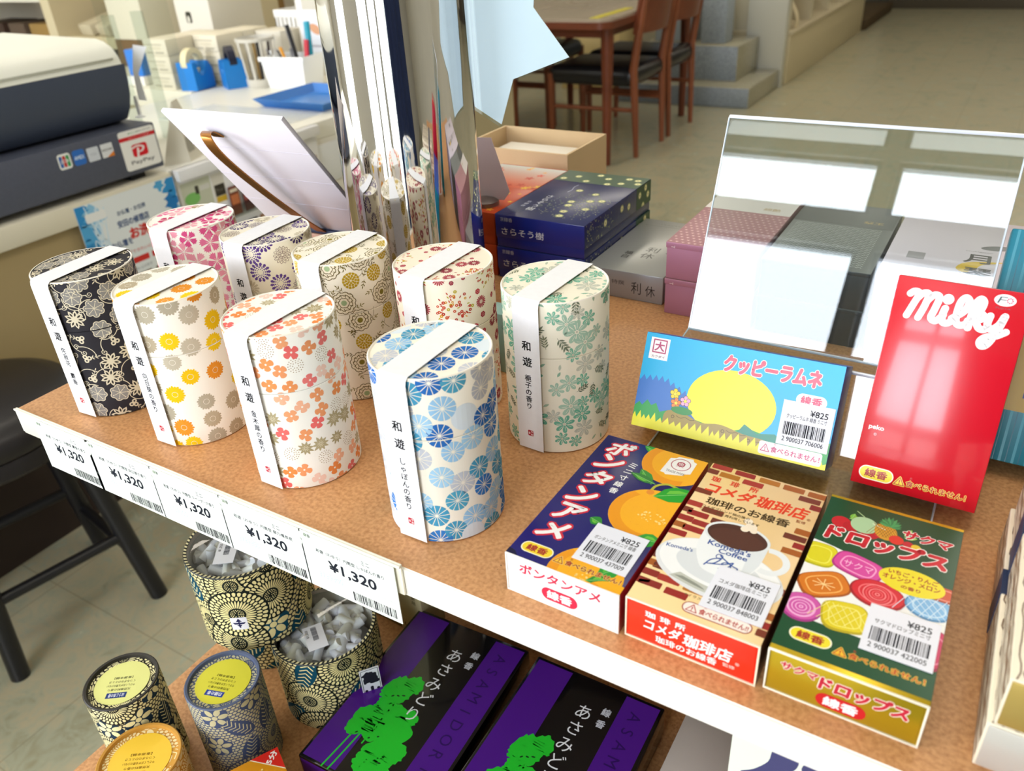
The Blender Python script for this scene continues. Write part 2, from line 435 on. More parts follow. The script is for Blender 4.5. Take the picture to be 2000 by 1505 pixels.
# ================================================================== steel column, display shelf
PX, PY, PR = .181, .270, .0545
HOLE = ell(PX, PY, PR+.002, n=64)
def holed(out, z0, z1, mt, side, mb):
    """board outline with the round hole for the column"""
    hole = HOLE[::-1]; allp = out+hole
    tri = tessellate_polygon([[Vector((*p, 0)) for p in out], [Vector((*p, 0)) for p in hole]])
    up = []
    for a, b, c in tri:
        A, B, C_ = allp[a], allp[b], allp[c]
        if (B[0]-A[0])*(C_[1]-A[1])-(B[1]-A[1])*(C_[0]-A[0]) < 0: b, c = c, b
        up.append((a, b, c))
    mb.raw([(*p, z1) for p in allp], up, mt); mb.raw([(*p, z0) for p in allp], [(c, b, a) for a, b, c in up], side)
    for lp in (out, hole):
        n = len(lp); mb.raw([(*p, z0) for p in lp]+[(*p, z1) for p in lp], [(i, (i+1) % n, n+(i+1) % n, n+i) for i in range(n)], side, len(lp) > 20)
def kraft_board():
    m = bpy.data.materials.new('tan_fibre_board'); m.use_nodes = True; nt = m.node_tree; b = nt.nodes['Principled BSDF']; L = nt.links.new
    tc = nt.nodes.new('ShaderNodeTexCoord')
    n = nt.nodes.new('ShaderNodeTexNoise'); n.inputs['Scale'].default_value = 420; n.inputs['Detail'].default_value = 4
    r = nt.nodes.new('ShaderNodeValToRGB'); r.color_ramp.elements[0].position = .3; r.color_ramp.elements[0].color = lin('#b47e4e'); r.color_ramp.elements[1].position = .62; r.color_ramp.elements[1].color = lin('#d29d6a')
    L(tc.outputs['Object'], n.inputs['Vector']); L(n.outputs['Fac'], r.inputs[0])
    v = nt.nodes.new('ShaderNodeTexVoronoi'); v.inputs['Scale'].default_value = 105; L(tc.outputs['Object'], v.inputs['Vector'])
    wn = nt.nodes.new('ShaderNodeTexNoise'); wn.inputs['Scale'].default_value = 30; L(tc.outputs['Object'], wn.inputs['Vector'])
    mr = nt.nodes.new('ShaderNodeMapRange'); mr.inputs[1].default_value = .5; mr.inputs[2].default_value = .75; mr.inputs[3].default_value = .0; mr.inputs[4].default_value = .10; L(wn.outputs['Fac'], mr.inputs[0])
    lt = nt.nodes.new('ShaderNodeMath'); lt.operation = 'LESS_THAN'; L(v.outputs['Distance'], lt.inputs[0]); L(mr.outputs[0], lt.inputs[1])
    mx = nt.nodes.new('ShaderNodeMix'); mx.data_type = 'RGBA'; mx.inputs[7].default_value = lin('#7d5a3c'); L(lt.outputs[0], mx.inputs[0]); L(r.outputs[0], mx.inputs[6])
    L(mx.outputs[2], b.inputs['Base Color']); b.inputs['Roughness'].default_value = .42; b.inputs['Specular IOR Level'].default_value = .4
    return m
M_BOARD = kraft_board(); M_WHITE_EDGE = mat('#f3f0e6', .45)
shelf = thing('display_shelf', 'tan two-tier display shelf with white edges carrying the round tins', 'shelf', (0, 0, 0))
XR = 1.0
f = MB(); holed([(.0, .0), (XR, 0), (XR, .505), (.205, .505), (.205, .64), (0, .64)], -.0195, 0, M_BOARD, M_WHITE_EDGE, f); f.build('upper_board', shelf)
f = MB(); f.box(0, XR, -.0012, 0, -.0193, -.0006, M_WHITE_EDGE)
f.box(-.0012, 0, -.0012, .64, -.0193, -.0006, M_WHITE_EDGE); f.build('edge_strip', shelf)
LZ = -.28
f = MB(); holed([(.052, -.16), (XR, -.16), (XR, .505), (.052, .505)], LZ-.0195, LZ, M_BOARD, M_WHITE_EDGE, f); f.build('lower_board', shelf)
for x_, y_ in ((.06, .46), (.9, .46), (.9, .04)):
    f = MB(); f.box(x_-.015, x_+.015, y_-.015, y_+.015, FZ, -.0195, mat('#3a3632', .5), .002); f.build('upright', shelf)
f = MB(); f.box(.075, .885, .455, .465, LZ, -.0195, mat('#4a3424', .6)); f.build('back_panel', shelf)
# clear rail holding the price cards
f = MB(); f.box(.004, .362, -.0030, -.0012, -.0185, .0035, mat('#f6f2de', .25), .0008)
f.box(.004, .362, -.0042, -.0030, .0018, .0034, mat('#fbf8ea', .2), .0003); f.build('price_rail', shelf)
# steel column
def steel():
    m = bpy.data.materials.new('polished_steel'); m.use_nodes = True; nt = m.node_tree; b = nt.nodes['Principled BSDF']; L = nt.links.new
    b.inputs['Base Color'].default_value = (.86, .86, .87, 1); b.inputs['Metallic'].default_value = 1
    tc = nt.nodes.new('ShaderNodeTexCoord'); mp = nt.nodes.new('ShaderNodeMapping'); mp.inputs['Scale'].default_value = (14, 14, .6)
    n = nt.nodes.new('ShaderNodeTexNoise'); n.inputs['Scale'].default_value = 3; L(tc.outputs['Object'], mp.inputs[0]); L(mp.outputs[0], n.inputs['Vector'])
    bp = nt.nodes.new('ShaderNodeBump'); bp.inputs['Strength'].default_value = .05; bp.inputs['Distance'].default_value = .01; L(n.outputs['Fac'], bp.inputs['Height']); L(bp.outputs[0], b.inputs['Normal'])
    b.inputs['Roughness'].default_value = .035
    return m
f = MB(); f.lathe([(PR, FZ), (PR, ZC)], steel(), n=96, c=(PX, PY, 0))
tag(f.build('steel_column'), 'polished mirror steel round column rising through the shelf behind the tins', 'column')
# price cards
def price_card(i, x0, wd, code, nm, where):
    t = thing('price_card', 'white 1,320 yen price card %s' % where, 'price card', (x0, -.0046, -.040), 0, 'price cards on the shelf edge')
    H = .042; f = MB(); f.box(0, wd, -.0002, .0002, 0, H, mat('#f1f7f0', .6, spec=.2)); c = Cv(); W = wd*1000
    c.circ(3, 38, 3.5, '#e4f0dc'); c.circ(W-4, 33, 4, '#dfeed9'); c.circ(W-6, 12, 3, '#e6f1e0'); c.up()
    c.text('線香', 6, 39.4, 5.2, 2.6, '#53604f', .01); c.text('ミニ', W*.70, 35.4, 6, 3.4, '#30343c', .012)
    c.text('和遊（わゆう）円筒型 '+nm, W*.52, 30.8, W*.72, 2.9, '#2c3038', .012)
    c.text('¥1,320', W*.53, 21.5, W*.50, 8.6, '#20242e', .03)
    c.text('37393'+code, W*.27, 12.0, W*.26, 4.2, '#bcd6d2', 0); c.rect(0, 14.6, W*.96, 14.85, '#9aa7a0')
    c.barcode(W*.50, W*.96, 2.2, 9.2, seed=40+i); c.emit(f, plane((0, -.0002, 0), (1, 0, 0), (0, 0, 1)))
    f.build('card', t)
for i, a in enumerate(((.0285, .064, '00', '麝香の香り', 'under the black lace tin, leftmost on the edge'), (.0895, .069, '10', '向日葵の香り', 'under the yellow daisy tin'),
                       (.1575, .066, '00', 'ラベンダーの香り', 'between the yellow daisy tin and the orange blossom tin'), (.2225, .068, '00', '葵乃備長炭', 'under the orange blossom tin'), (.2895, .069, '00', 'しゃぼんの香り', 'under the blue parasol tin, rightmost on the edge'))):
    price_card(i, *a)
# ================================================================== patterned round tins
TR, TH, TS, TN = .033, .1045, .068, 72
def petal(c, x, y, a, r0, r1, wd, col, tip=1.0, inw=.35):
    """convex-ish petal from radius r0 to r1"""
    ca, sa = cos(a), sin(a); L = r1-r0
    P = [(r0, -wd*inw/2), (r0+L*.45, -wd*.46), (r0+L*.75, -wd*.5*tip), (r0+L*.93, -wd*.30*tip), (r1, 0), (r0+L*.93, wd*.30*tip), (r0+L*.75, wd*.5*tip), (r0+L*.45, wd*.46), (r0, wd*inw/2)]
    c.cx([(x+u*ca-v*sa, y+u*sa+v*ca) for u, v in P], col)
def lance(c, x, y, a, L, wd, col, off=0.):
    ca, sa = cos(a), sin(a); P = [(off, 0), (off+L*.3, -wd*.42), (off+L*.55, -wd*.5), (off+L*.8, -wd*.3), (off+L, 0), (off+L*.8, wd*.3), (off+L*.55, wd*.5), (off+L*.3, wd*.42)]
    c.cx([(x+u*ca-v*sa, y+u*sa+v*ca) for u, v in P], col)
def scatter(wd, ht, d, seed, n=4000, per=True, zones=None):
    r = random.Random(seed); out = []
    for _ in range(n):
        x, y = r.uniform(-wd/2, wd/2), r.uniform(-2, ht+2)
        ok = True
        for p in out:
            dx = abs(x-p[0]); dx = min(dx, wd-dx) if per else dx
            if dx*dx+(y-p[1])**2 < d*d: ok = False; break
        if ok: out.append((x, y))
    return out
CW = 2*pi*TR*1000
def pat_daisy(c, W, H, per, seed):
    r = random.Random(seed)
    for x, y in scatter(W, H, 13.2, seed, per=per):
        col = r.choice(['#f6cf1f', '#f2c619', '#eda03c', '#e8952f', '#b9b09b', '#c6bda8', '#bcae93']); R = r.uniform(5.8, 7.2); n = 20; a0 = r.random()
        for i in range(n): petal(c, x, y, a0+2*pi*i/n, 2.0, R*(.93+.07*(i % 2)), R*.235, col, 1.05, .55)
        c.circ(x, y, 1.75, col)
def pat_blossom(c, W, H, per, seed):
    r = random.Random(seed)
    cl = scatter(W, H, 30, seed+1, per=per)
    for x, y in scatter(W, H, 8.4, seed, per=per):
        near = min(sqrt((min(abs(x-p[0]), W-abs(x-p[0])) if per else abs(x-p[0]))**2+(y-p[1])**2) for p in cl)
        if near < 16:
            col = r.choice(['#f19a5e', '#f4a877', '#ee8f4c', '#f3a06b', '#f0716c', '#ef7f7a', '#f8d3c2', '#f6b896']); a0 = r.random()*2; n = 4
            for i in range(n): petal(c, x, y, a0+pi/2*i+r.uniform(-.2, .2), .3, r.uniform(4.0, 4.9), 3.7, col, 1.1, .6)
            c.up(); c.circ(x, y, .65, '#fdf3e6', 8); c.k -= 1
        else:
            q = r.random()
            if q < .62:
                col = r.choice(['#b7a984', '#c0b493', '#b0a27c']); n = 10; a0 = r.random(); R = r.uniform(4.6, 6.6)
                for i in range(n): lance(c, x, y, a0+2*pi*i/n, R*r.uniform(.85, 1.05), R*.33, col)
                c.up()
                for i in range(n): c.stroke([(x+.5*cos(a0+2*pi*i/n), y+.5*sin(a0+2*pi*i/n)), (x+R*.4*cos(a0+2*pi*i/n), y+R*.4*sin(a0+2*pi*i/n))], .22, '#efe6cc', joint=False)
                c.k -= 1
            else:
                for k, rr in ((7, 1.7), (12, 3.0), (17, 4.3)):
                    for i in range(k): a = 2*pi*i/k+.3*rr; c.circ(x+rr*cos(a), y+rr*sin(a), .33, '#a98f6d', 7)
def pat_wheel(c, W, H, per, seed):
    r = random.Random(seed)
    for x, y in scatter(W, H, 11.0, seed, per=per):
        col = r.choice(['#2f6db9', '#3b7cc4', '#4b9cc0', '#55a6c4', '#a7d0ea', '#9cc8e8', '#c9ccd4', '#c4c8d0', '#dfe9ef']); R = r.uniform(6.3, 7.2)
        if col == '#dfe9ef': c.circ(x, y, R*1.1, col, 26); continue
        n = 12; a0 = r.random()
        for i in range(n):
            a, b = a0+2*pi*(i+.07)/n, a0+2*pi*(i+.93)/n; g = .75
            c.cx([(x+g*cos((a+b)/2), y+g*sin((a+b)/2))]+[(x+R*cos(a+(b-a)*t/3), y+R*sin(a+(b-a)*t/3)) for t in range(4)], col)
def sprig(c, x, y, a, L, col, n=4):
    ca, sa = cos(a), sin(a); c.stroke([(x, y), (x+ca*L*.8, y+sa*L*.8)], .22, col, joint=False)
    for i in range(n):
        t = L*(.15+.75*i/n)
        for sg in (-1, 1): lance(c, x+ca*t, y+sa*t, a+sg*.8, L*.36, L*.115, col)
    lance(c, x+ca*L*.7, y+sa*L*.7, a, L*.42, L*.12, col)
def pat_leaf(c, W, H, per, seed):
    r = random.Random(seed)
    for x, y in scatter(W, H, 8.4, seed, per=per):
        q = r.random()
        if q < .5:
            big = r.random() < .5; R = r.uniform(6.2, 8.0) if big else r.uniform(4.2, 5.4); col = r.choice(['#6fb59a', '#7dbba0', '#8fc3ab', '#a9c9b3', '#c4c6b6']); n = 7; a0 = r.random()
            for i in range(n): petal(c, x, y, a0+2*pi*i/n, R*.16, R, R*.44, col, .9, .3)
            c.up()
            for i in range(n): a = a0+2*pi*i/n+.10; c.stroke([(x+R*.3*cos(a), y+R*.3*sin(a)), (x+R*.75*cos(a), y+R*.75*sin(a))], .28, '#eef0dc', joint=False)
            c.ring(x, y, .4, .62, '#7a8468', 8); c.k -= 1
        elif q < .78: sprig(c, x, y, r.random()*6.28, r.uniform(8, 10.5), r.choice(['#77806a', '#868a70', '#6c7862']))
        else: lance(c, x, y, r.random()*6.28, r.uniform(4, 6), 1.7, r.choice(['#a9bfa4', '#8fb59b', '#b9c3ae']))
def scallop(x, y, R, n, a0, amp=.16):
    return [(x+R*(1-amp+amp*abs(sin(n*(a-a0)/2))**.6)*cos(a), y+R*(1-amp+amp*abs(sin(n*(a-a0)/2))**.6)*sin(a)) for a in [2*pi*i/(n*5) for i in range(n*5)]]
def pat_peony(c, W, H, per, seed):
    r = random.Random(seed); S = scatter(W, H, 15.5, seed, per=per)
    for i_, (x, y) in enumerate(S):
        a = r.random()*6.28
        for k in range(3):
            b = a+k*2.1; px, py = x+8.6*cos(b), y+8.6*sin(b); sprig(c, px, py, b+.9, 6.2, r.choice(['#7d7131', '#8d8140', '#6f6230']), 2)
        c.stroke(spline([(x, y), (x+9*cos(a+.3), y+9*sin(a+.3)), (x+13*cos(a+.9), y+13*sin(a+.9))], 4), .3, '#7b6d3a', joint=False)
    c.up()
    for i_, (x, y) in enumerate(S):
        if i_ % 2:
            R = 5.8; col = '#c4a222'; c.circ(x, y, R*1.02, '#f1e3bd', 20); c.up()
            for rr, n, wd in ((1.5, 6, 1.5), (3.1, 10, 1.75), (4.9, 15, 1.9)):
                for i in range(n): petal(c, x, y, 2*pi*i/n+rr, rr-.75, rr+.95, wd, col, 1.1, .5)
            c.k -= 1
        else:
            R = 8.2; c.poly(scallop(x, y, R, 11, 0), '#f6ecd3'); c.up()
            for q, n in ((1., 11), (.72, 9), (.45, 6)): c.stroke(scallop(x, y, R*q, n, q), .5, '#6d5c26', closed=True, joint=False)
            for i in range(11): a = 2*pi*i/11; c.stroke([(x+R*.5*cos(a), y+R*.5*sin(a)), (x+R*.78*cos(a+.15), y+R*.78*sin(a+.15))], .42, '#6d5c26', joint=False)
            c.circ(x, y, R*.24, r.choice(['#a9bf8f', '#8c7f35']), 12); c.k -= 1
def pat_red(c, W, H, per, seed):
    r = random.Random(seed); big = scatter(W, H, 34, seed+3, per=per)
    for x, y in big:
        for k in range(64):
            a = r.random()*6.28; rr = 12*sqrt(r.random()); col = r.choice(['#c8402e', '#d25332', '#b9372e', '#dd9a22', '#c6b436', '#cf4a30'])
            if r.random() < .45: lance(c, x+rr*cos(a), y+rr*sin(a), a+r.uniform(-.4, .4), 2.3, .8, col)
            else: c.ring(x+rr*cos(a), y+rr*sin(a), .35, r.uniform(.8, 1.25), col, 8)
    for x, y in scatter(W, H, 7.8, seed, per=per):
        near = min(sqrt((min(abs(x-p[0]), W-abs(x-p[0])) if per else abs(x-p[0]))**2+(y-p[1])**2) for p in big)
        if near < 14.5: continue
        col = r.choice(['#a93b4b', '#b64856', '#9c3346'])
        if r.random() < .5:
            n = 16; a0 = r.random()
            for i in range(n): petal(c, x, y, a0+2*pi*i/n, 1.2, 4.3, .98, col, 1., .35)
            c.ring(x, y, .45, .75, '#d9a3a0', 8)
        else:
            R = r.uniform(1.4, 2.4); c.cx(ell(x, y, R, n=6, rot=r.random()), r.choice([col, '#c2414c'])); c.up(); c.ring(x, y, R*.35, R*.5, '#dd9a96', 6); c.k -= 1
def pat_cherry(c, W, H, per, seed):
    r = random.Random(seed); k0 = c.k
    for j, (x, y) in enumerate(scatter(W, H, 11.0, seed, per=per)):
        col = r.choice(['#e2588f', '#dc4c84', '#f2a0b2', '#f4b0b9', '#f0a3b6', '#e87aa2', '#b39d78', '#c9466f']); R = r.uniform(6.6, 8.4); a0 = r.random()*1.2; c.k = k0+j % 12
        for i in range(5):
            a = a0+2*pi*i/5; ca, sa = cos(a), sin(a)
            P = [(.6, -.25), (R*.45, -R*.22), (R*.78, -R*.40), (R*.80, -R*.22), (R*.97, -R*.24), (R*.88, -R*.06), (R*1.03, 0), (R*.88, R*.07), (R*.97, R*.24), (R*.80, R*.22), (R*.78, R*.40), (R*.45, R*.22), (.6, .25)]
            c.poly([(x+u*ca-v*sa, y+u*sa+v*ca) for u, v in P], col)
        for i in range(5): a = a0+2*pi*i/5; c.k += 12; c.stroke([(x, y), (x+R*.38*cos(a), y+R*.38*sin(a))], .28, '#fbeee6', joint=False); c.k -= 12
def pat_dahlia(c, W, H, per, seed):
    r = random.Random(seed)
    for j, (x, y) in enumerate(scatter(W, H, 12.6, seed, per=per)):
        q = r.random()
        if q < .5:
            col = r.choice(['#5a3b8a', '#6a4c98', '#4c3a6d']); R = 7
            for rr, n, s_ in ((2.4, 10, .62), (3.8, 12, .9), (5.2, 14, 1.3), (6.6, 14, 1.7)):
                for i in range(n): a = 2*pi*(i+.5*(int(rr*10) % 2))/n; petal(c, x, y, a, rr-s_*.55, rr+s_*.55, s_*1.35, col, .55, .9)
        elif q < .75:
            col = r.choice(['#8a6f6b', '#6d5a78']); n = 14
            for R, m in ((6.2, 14), (4.4, 11), (2.8, 8)):
                for i in range(m):
                    a = 2*pi*i/m+R; L = [(x+(R-1.9)*cos(a-.12), y+(R-1.9)*sin(a-.12)), (x+(R-.5)*cos(a-.16), y+(R-.5)*sin(a-.16)), (x+R*1.06*cos(a), y+R*1.06*sin(a)), (x+(R-.5)*cos(a+.16), y+(R-.5)*sin(a+.16)), (x+(R-1.9)*cos(a+.12), y+(R-1.9)*sin(a+.12))]
                    c.stroke(L, .3, col, joint=False)
        else:
            for i in range(14): petal(c, x, y, 2*pi*i/14, 2.6, 6.4, 1.7, '#cfc3a6', .9, .6)
            c.ring(x, y, 2.0, 2.3, '#b9ab8c', 14)
def pat_lace(c, W, H, per, seed):
    r = random.Random(seed); B = '#d9cfb6'; G = '#8d8a86'; S = scatter(W, H, 11.6, seed, per=per)
    for j, (x, y) in enumerate(S):
        a = r.random()*6.28; q = j % 3
        sp = [(x+(7.5+t*.7)*cos(a+t*.35)*.9, y+(7.5+t*.7)*sin(a+t*.35)*.9) for t in range(6)]
        c.stroke(spline(sp, 3), .55, B, joint=False)
        ex, ey = sp[-1]; c.stroke([(ex+(2.2-.16*t)*cos(t*.75+a)-1.5*cos(a), ey+(2.2-.16*t)*sin(t*.75+a)-1.5*sin(a)) for t in range(13)], .5, B, joint=False)
        if q == 0:
            P = scallop(x, y, 6.6, 7, a, .3); c.poly(P, G); c.up(); c.stroke(P, .55, B, closed=True, joint=False)
            for i in range(7):
                b = a+2*pi*(i+.5)/7; c.stroke([(x, y), (x+4.2*cos(b), y+4.2*sin(b))], .4, B, joint=False); c.circ(x+4.9*cos(b), y+4.9*sin(b), .5, B, 7)
            c.k -= 1
        elif q == 1:
            for i in range(9):
                b = a+2*pi*i/9; ca, sa = cos(b), sin(b); O = [(1, -.3), (3, -1.5), (5.2, -1.2), (7, 0), (5.2, 1.2), (3, 1.5), (1, .3)]
                c.poly([(x+u*ca-v*sa, y+u*sa+v*ca) for u, v in O], B); c.up(); lance(c, x+2.1*ca, y+2.1*sa, b, 3.3, 1.25, '#37322f'); c.k -= 1
            c.circ(x, y, 1.4, B, 10)
        else:
            for i in range(3): c.ring(x+1.7*cos(a+2.1*i), y+1.7*sin(a+2.1*i), .7, 1.7, B, 12)
            sprig(c, x+2.5*cos(a), y+2.5*sin(a), a, 6.5, B, 2)
STRIP_W = .0182
def tin(name, label, x, y, az, bgc, pat, seed, scent, top_bg=None):
    t = thing(name, label, 'tin', (x, y, 0), 0, 'patterned round tins with white paper bands')
    a0 = radians(az); paper = mat(bgc, .65, spec=.2); edge = mat('#f7f0e0', .6)
    side = Cv(); pat(side, CW, TH*1000, True, seed)
    f = MB(); f.lathe([(0, .0004), (TR-.0006, .0004), (TR, .001), (TR, TS-.0003), (TR-.0004, TS)], paper, TN, a0=a0, smooth=True)
    side.emit_cyl(f, TR, TN, a0, 1.0, TS*1000-.3); f.build('tin_body', t)
    f = MB(); f.lathe([(TR-.0004, TS+.0001), (TR, TS+.0005), (TR, TH-.0006), (TR-.0005, TH), (TR-.0012, TH-.0001), (TR-.0016, TH-.0005), (0, TH-.0005)], paper, TN, a0=a0, fm=[paper, paper, edge, edge, paper, paper])
    side.emit_cyl(f, TR, TN, a0, TS*1000+.5, TH*1000-.6)
    top = Cv(); pat(top, 70, 70, False, seed+50)
    top2 = Cv(); top2.add(top, 0, -35); R = (TR-.0017)*1000
    top2.emit(f, plane((0, 0, TH-.0005), (cos(a0+pi/2), sin(a0+pi/2), 0), (-cos(a0), -sin(a0), 0)), ell(0, 0, R, n=48)); f.build('tin_lid', t)
    # white paper band: up the front, over the lid, down the back
    e = .0009; path = [(TR+e, .0012), (TR+e, TH-.0035), (TR+e-.0007, TH-.0008), (TR-.0016, TH+.0009), (0, TH+.0011), (-TR+.0016, TH+.0009), (-TR-e+.0007, TH-.0008), (-TR-e, TH-.0035), (-TR-e, .0012)]
    ca, sa = cos(a0), sin(a0); hw = STRIP_W/2; mb = MB(); mp = mat('#f3f3f5', .75, spec=.12, noise=.02, nscale=300); th = .0002
    def P(r, z, s_): return (r*ca-s_*sa, r*sa+s_*ca, z)
    inn = []
    for i, (r, z) in enumerate(path):
        k = 1 if i < 4 else (-1 if i > 4 else 0); zz = z-(th if i in (3, 4, 5) else 0); inn.append((r-th*k, zz))
    n = len(path); vs = [P(r, z, -hw) for r, z in path]+[P(r, z, hw) for r, z in path]+[P(r, z, -hw) for r, z in inn]+[P(r, z, hw) for r, z in inn]
    fs = []
    for i in range(n-1): fs += [(i, n+i, n+i+1, i+1), (2*n+i+1, 3*n+i+1, 3*n+i, 2*n+i), (i+1, 2*n+i+1, 2*n+i, i), (n+i, 3*n+i, 3*n+i+1, n+i+1)]
    fs += [(0, 2*n, 3*n, n), (n-1, 2*n-1, 4*n-1, 3*n-1)]
    mb.raw(vs, fs, mp, True)
    c = Cv(); c.vtext('和遊', 0, 79, 6.8, 10.8, '#16161a', .022); n_ = len(scent); pt = min(5.0, 36/max(1, n_)); c.vtext(scent, 0, 56, min(4.8, pt), pt, '#1c1c22', .016)
    c.cx(rrect(-2, 11.2, 2, 15.4, .8), '#b5303d'); c.up(); c.vtext('やめ', .95, 15.2, 1.9, 1.9, '#f8e9e6', .02); c.vtext('ま', -.95, 14.2, 1.9, 1.9, '#f8e9e6', .02)
    c.emit(mb, plane((ca*(TR+e), sa*(TR+e), 0), (-sa, ca, 0), (0, 0, 1)))
    mb.build('paper_band', t)
    return t
TINS = [('round_tin', 'round tin in dark charcoal with cream lace flowers, leftmost of the front row', .0575, .0521, -86, '#2c2a30', pat_lace, 1, '侘寂花 麝香'),
        ('round_tin', 'cream round tin with yellow, orange and grey daisies, beside the dark lace tin', .1438, .0537, -88, '#fbf6ea', pat_daisy, 2, '向日葵の香り'),
        ('round_tin', 'cream round tin with small orange and coral blossoms, in the front row', .2449, .0528, -90, '#faf6ec', pat_blossom, 7, '金木犀の香り'),
        ('round_tin', 'cream round tin with blue and grey parasol wheels, rightmost of the front row', .3532, .0543, -90, '#f8f1e0', pat_wheel, 4, 'しゃぼんの香り'),
        ('round_tin', 'cream round tin with large pink cherry blossoms, leftmost of the back row', .0485, .1538, -86, '#fbf5ea', pat_cherry, 5, '撫子の香り'),
        ('round_tin', 'cream round tin with purple dahlias, behind the orange blossom tin', .1291, .1547, -87, '#f4ecd6', pat_dahlia, 6, 'ラベンダー'),
        ('round_tin', 'cream round tin with olive outlined peonies and mustard flowers', .2075, .1493, -88, '#f8efdb', pat_peony, 3, '葵乃備長炭'),
        ('round_tin', 'cream round tin with dark red daisies and a red and yellow burst', .2885, .1577, -91, '#f6ecd6', pat_red, 8, '白檀の香り'),
        ('round_tin', 'pale cream round tin with green flowers and leaves, rightmost of the back row', .3713, .1582, -93, '#f4eed9', pat_leaf, 9, '梔子の香り')]
for a in TINS: tin(*a)
# ================================================================== printed incense cartons
CWd, CL, CT = 62.44, 116.19, 24.89
def sticker(parent, x, y, wd, ht, nm, num, fn, seed):
    f = MB(); m_ = mat('#e9ebf4', .45); c = Cv()
    P0 = lambda u, v, h: fn(x*.001+u, y*.001+v, h)
    vs = [P0(a, b, h) for h in (.00035, .0006) for a, b in ((0, 0), (wd*.001, 0), (wd*.001, ht*.001), (0, ht*.001))]
    f.raw(vs, [(4, 5, 6, 7), (3, 2, 1, 0), (0, 1, 5, 4), (1, 2, 6, 5), (2, 3, 7, 6), (3, 0, 4, 7)], m_)
    c.text('¥825', wd*.72, ht*.80, wd*.34, ht*.135, '#1d1e26', .012)
    c.text(nm, wd*.50, ht*.66, wd*.78, ht*.10, '#2a2b33', .006)
    c.barcode(wd*.09, wd*.91, ht*.24, ht*.53, '#15161f', seed); c.text(num, wd*.5, ht*.145, wd*.80, ht*.10, '#1d1e26', .008)
    c.emit(f, lambda u, v, h: fn(x*.001+u, y*.001+v, h+.00056)); f.build('price_sticker', parent)
def warn(c, x, y, col, ccol, wd=36, mark=True, outl=None, tx='食べられません！'):
    tri = [(x+.2, y-1.9), (x+5.2, y-1.9), (x+2.7, y+2.4)]
    if outl: c.stroke(tri, 1.1, outl, closed=True); c.up()
    c.cx(tri, ccol); c.up(); c.stroke(tri, .45, col, closed=True); c.text('!', x+2.7, y-.3, None, 2.4, col, .03); 
    c.text(tx, x+6+(wd-6)/2, y, wd-6, 3.5, col, .03, out=outl, ob=.06)
    c.text('た', x+8, y+3.1, None, 1.3, col, .02)
def pill(c, x, y, wd, ht, fill, txt, tcol, rim=None, bold=.035):
    if rim: c.poly(rrect(x-wd/2-.6, y-ht/2-.6, x+wd/2+.6, y+ht/2+.6, ht/2+.55, 7), rim); c.up()
    c.poly(rrect(x-wd/2, y-ht/2, x+wd/2, y+ht/2, ht/2-.01, 7), fill); c.up(); c.text(txt, x, y, wd*.68, ht*.66, tcol, bold)
def carton(name, label, mw, W, L, T, body, top, flap, flap_c, fbase, group=None, edge='#f4f2ec', flapped=True, cat='box'):
    """art face is local z=T; local y=0 end carries the tuck flap"""
    t = thing(name, label, cat, mw=mw, group=group); w_, l_, d_ = W*.001, L*.001, T*.001; f = MB()
    fm = dict(body[1]); f.box(0, w_, 0, l_, 0, d_, body[0], .0006, 2, fm)
    if top: top.emit(f, plane((0, 0, d_), (1, 0, 0), (0, 1, 0)), [(.15, .15), (W-.15, .15), (W-.15, L-.15), (.15, L-.15)])
    f.build('carton_sleeve', t)
    if flapped:
        f = MB(); e_ = mat(edge, .5)
        for b in ((0, w_, 0, .0009), (0, w_, d_-.0008, d_), (0, .0009, .0009, d_-.0008), (w_-.0009, w_, .0009, d_-.0008)): f.box(b[0], b[1], -.0007, .0004, b[2], b[3], e_, .0002, 1)
        f.build('carton_rim', t)
        f = MB(); f.box(.0016, w_-.0016, -.0005, .0003, .0016, d_-.0006, gloss(fbase), .0004, 2)
        if flap_c: flap_c.emit(f, plane((0, -.0005, 0), (1, 0, 0), (0, 0, 1)), [(2, 1.9), (W-2, 1.9), (W-2, T-1), (2, T-1)])
        f.build('tuck_flap', t)
    return t
def lay(b): return Matrix.Translation((b[0], b[1], 0)) @ Matrix.Rotation(b[2], 4, 'Z')
P_top = lambda T: plane((0, 0, T*.001), (1, 0, 0), (0, 1, 0))
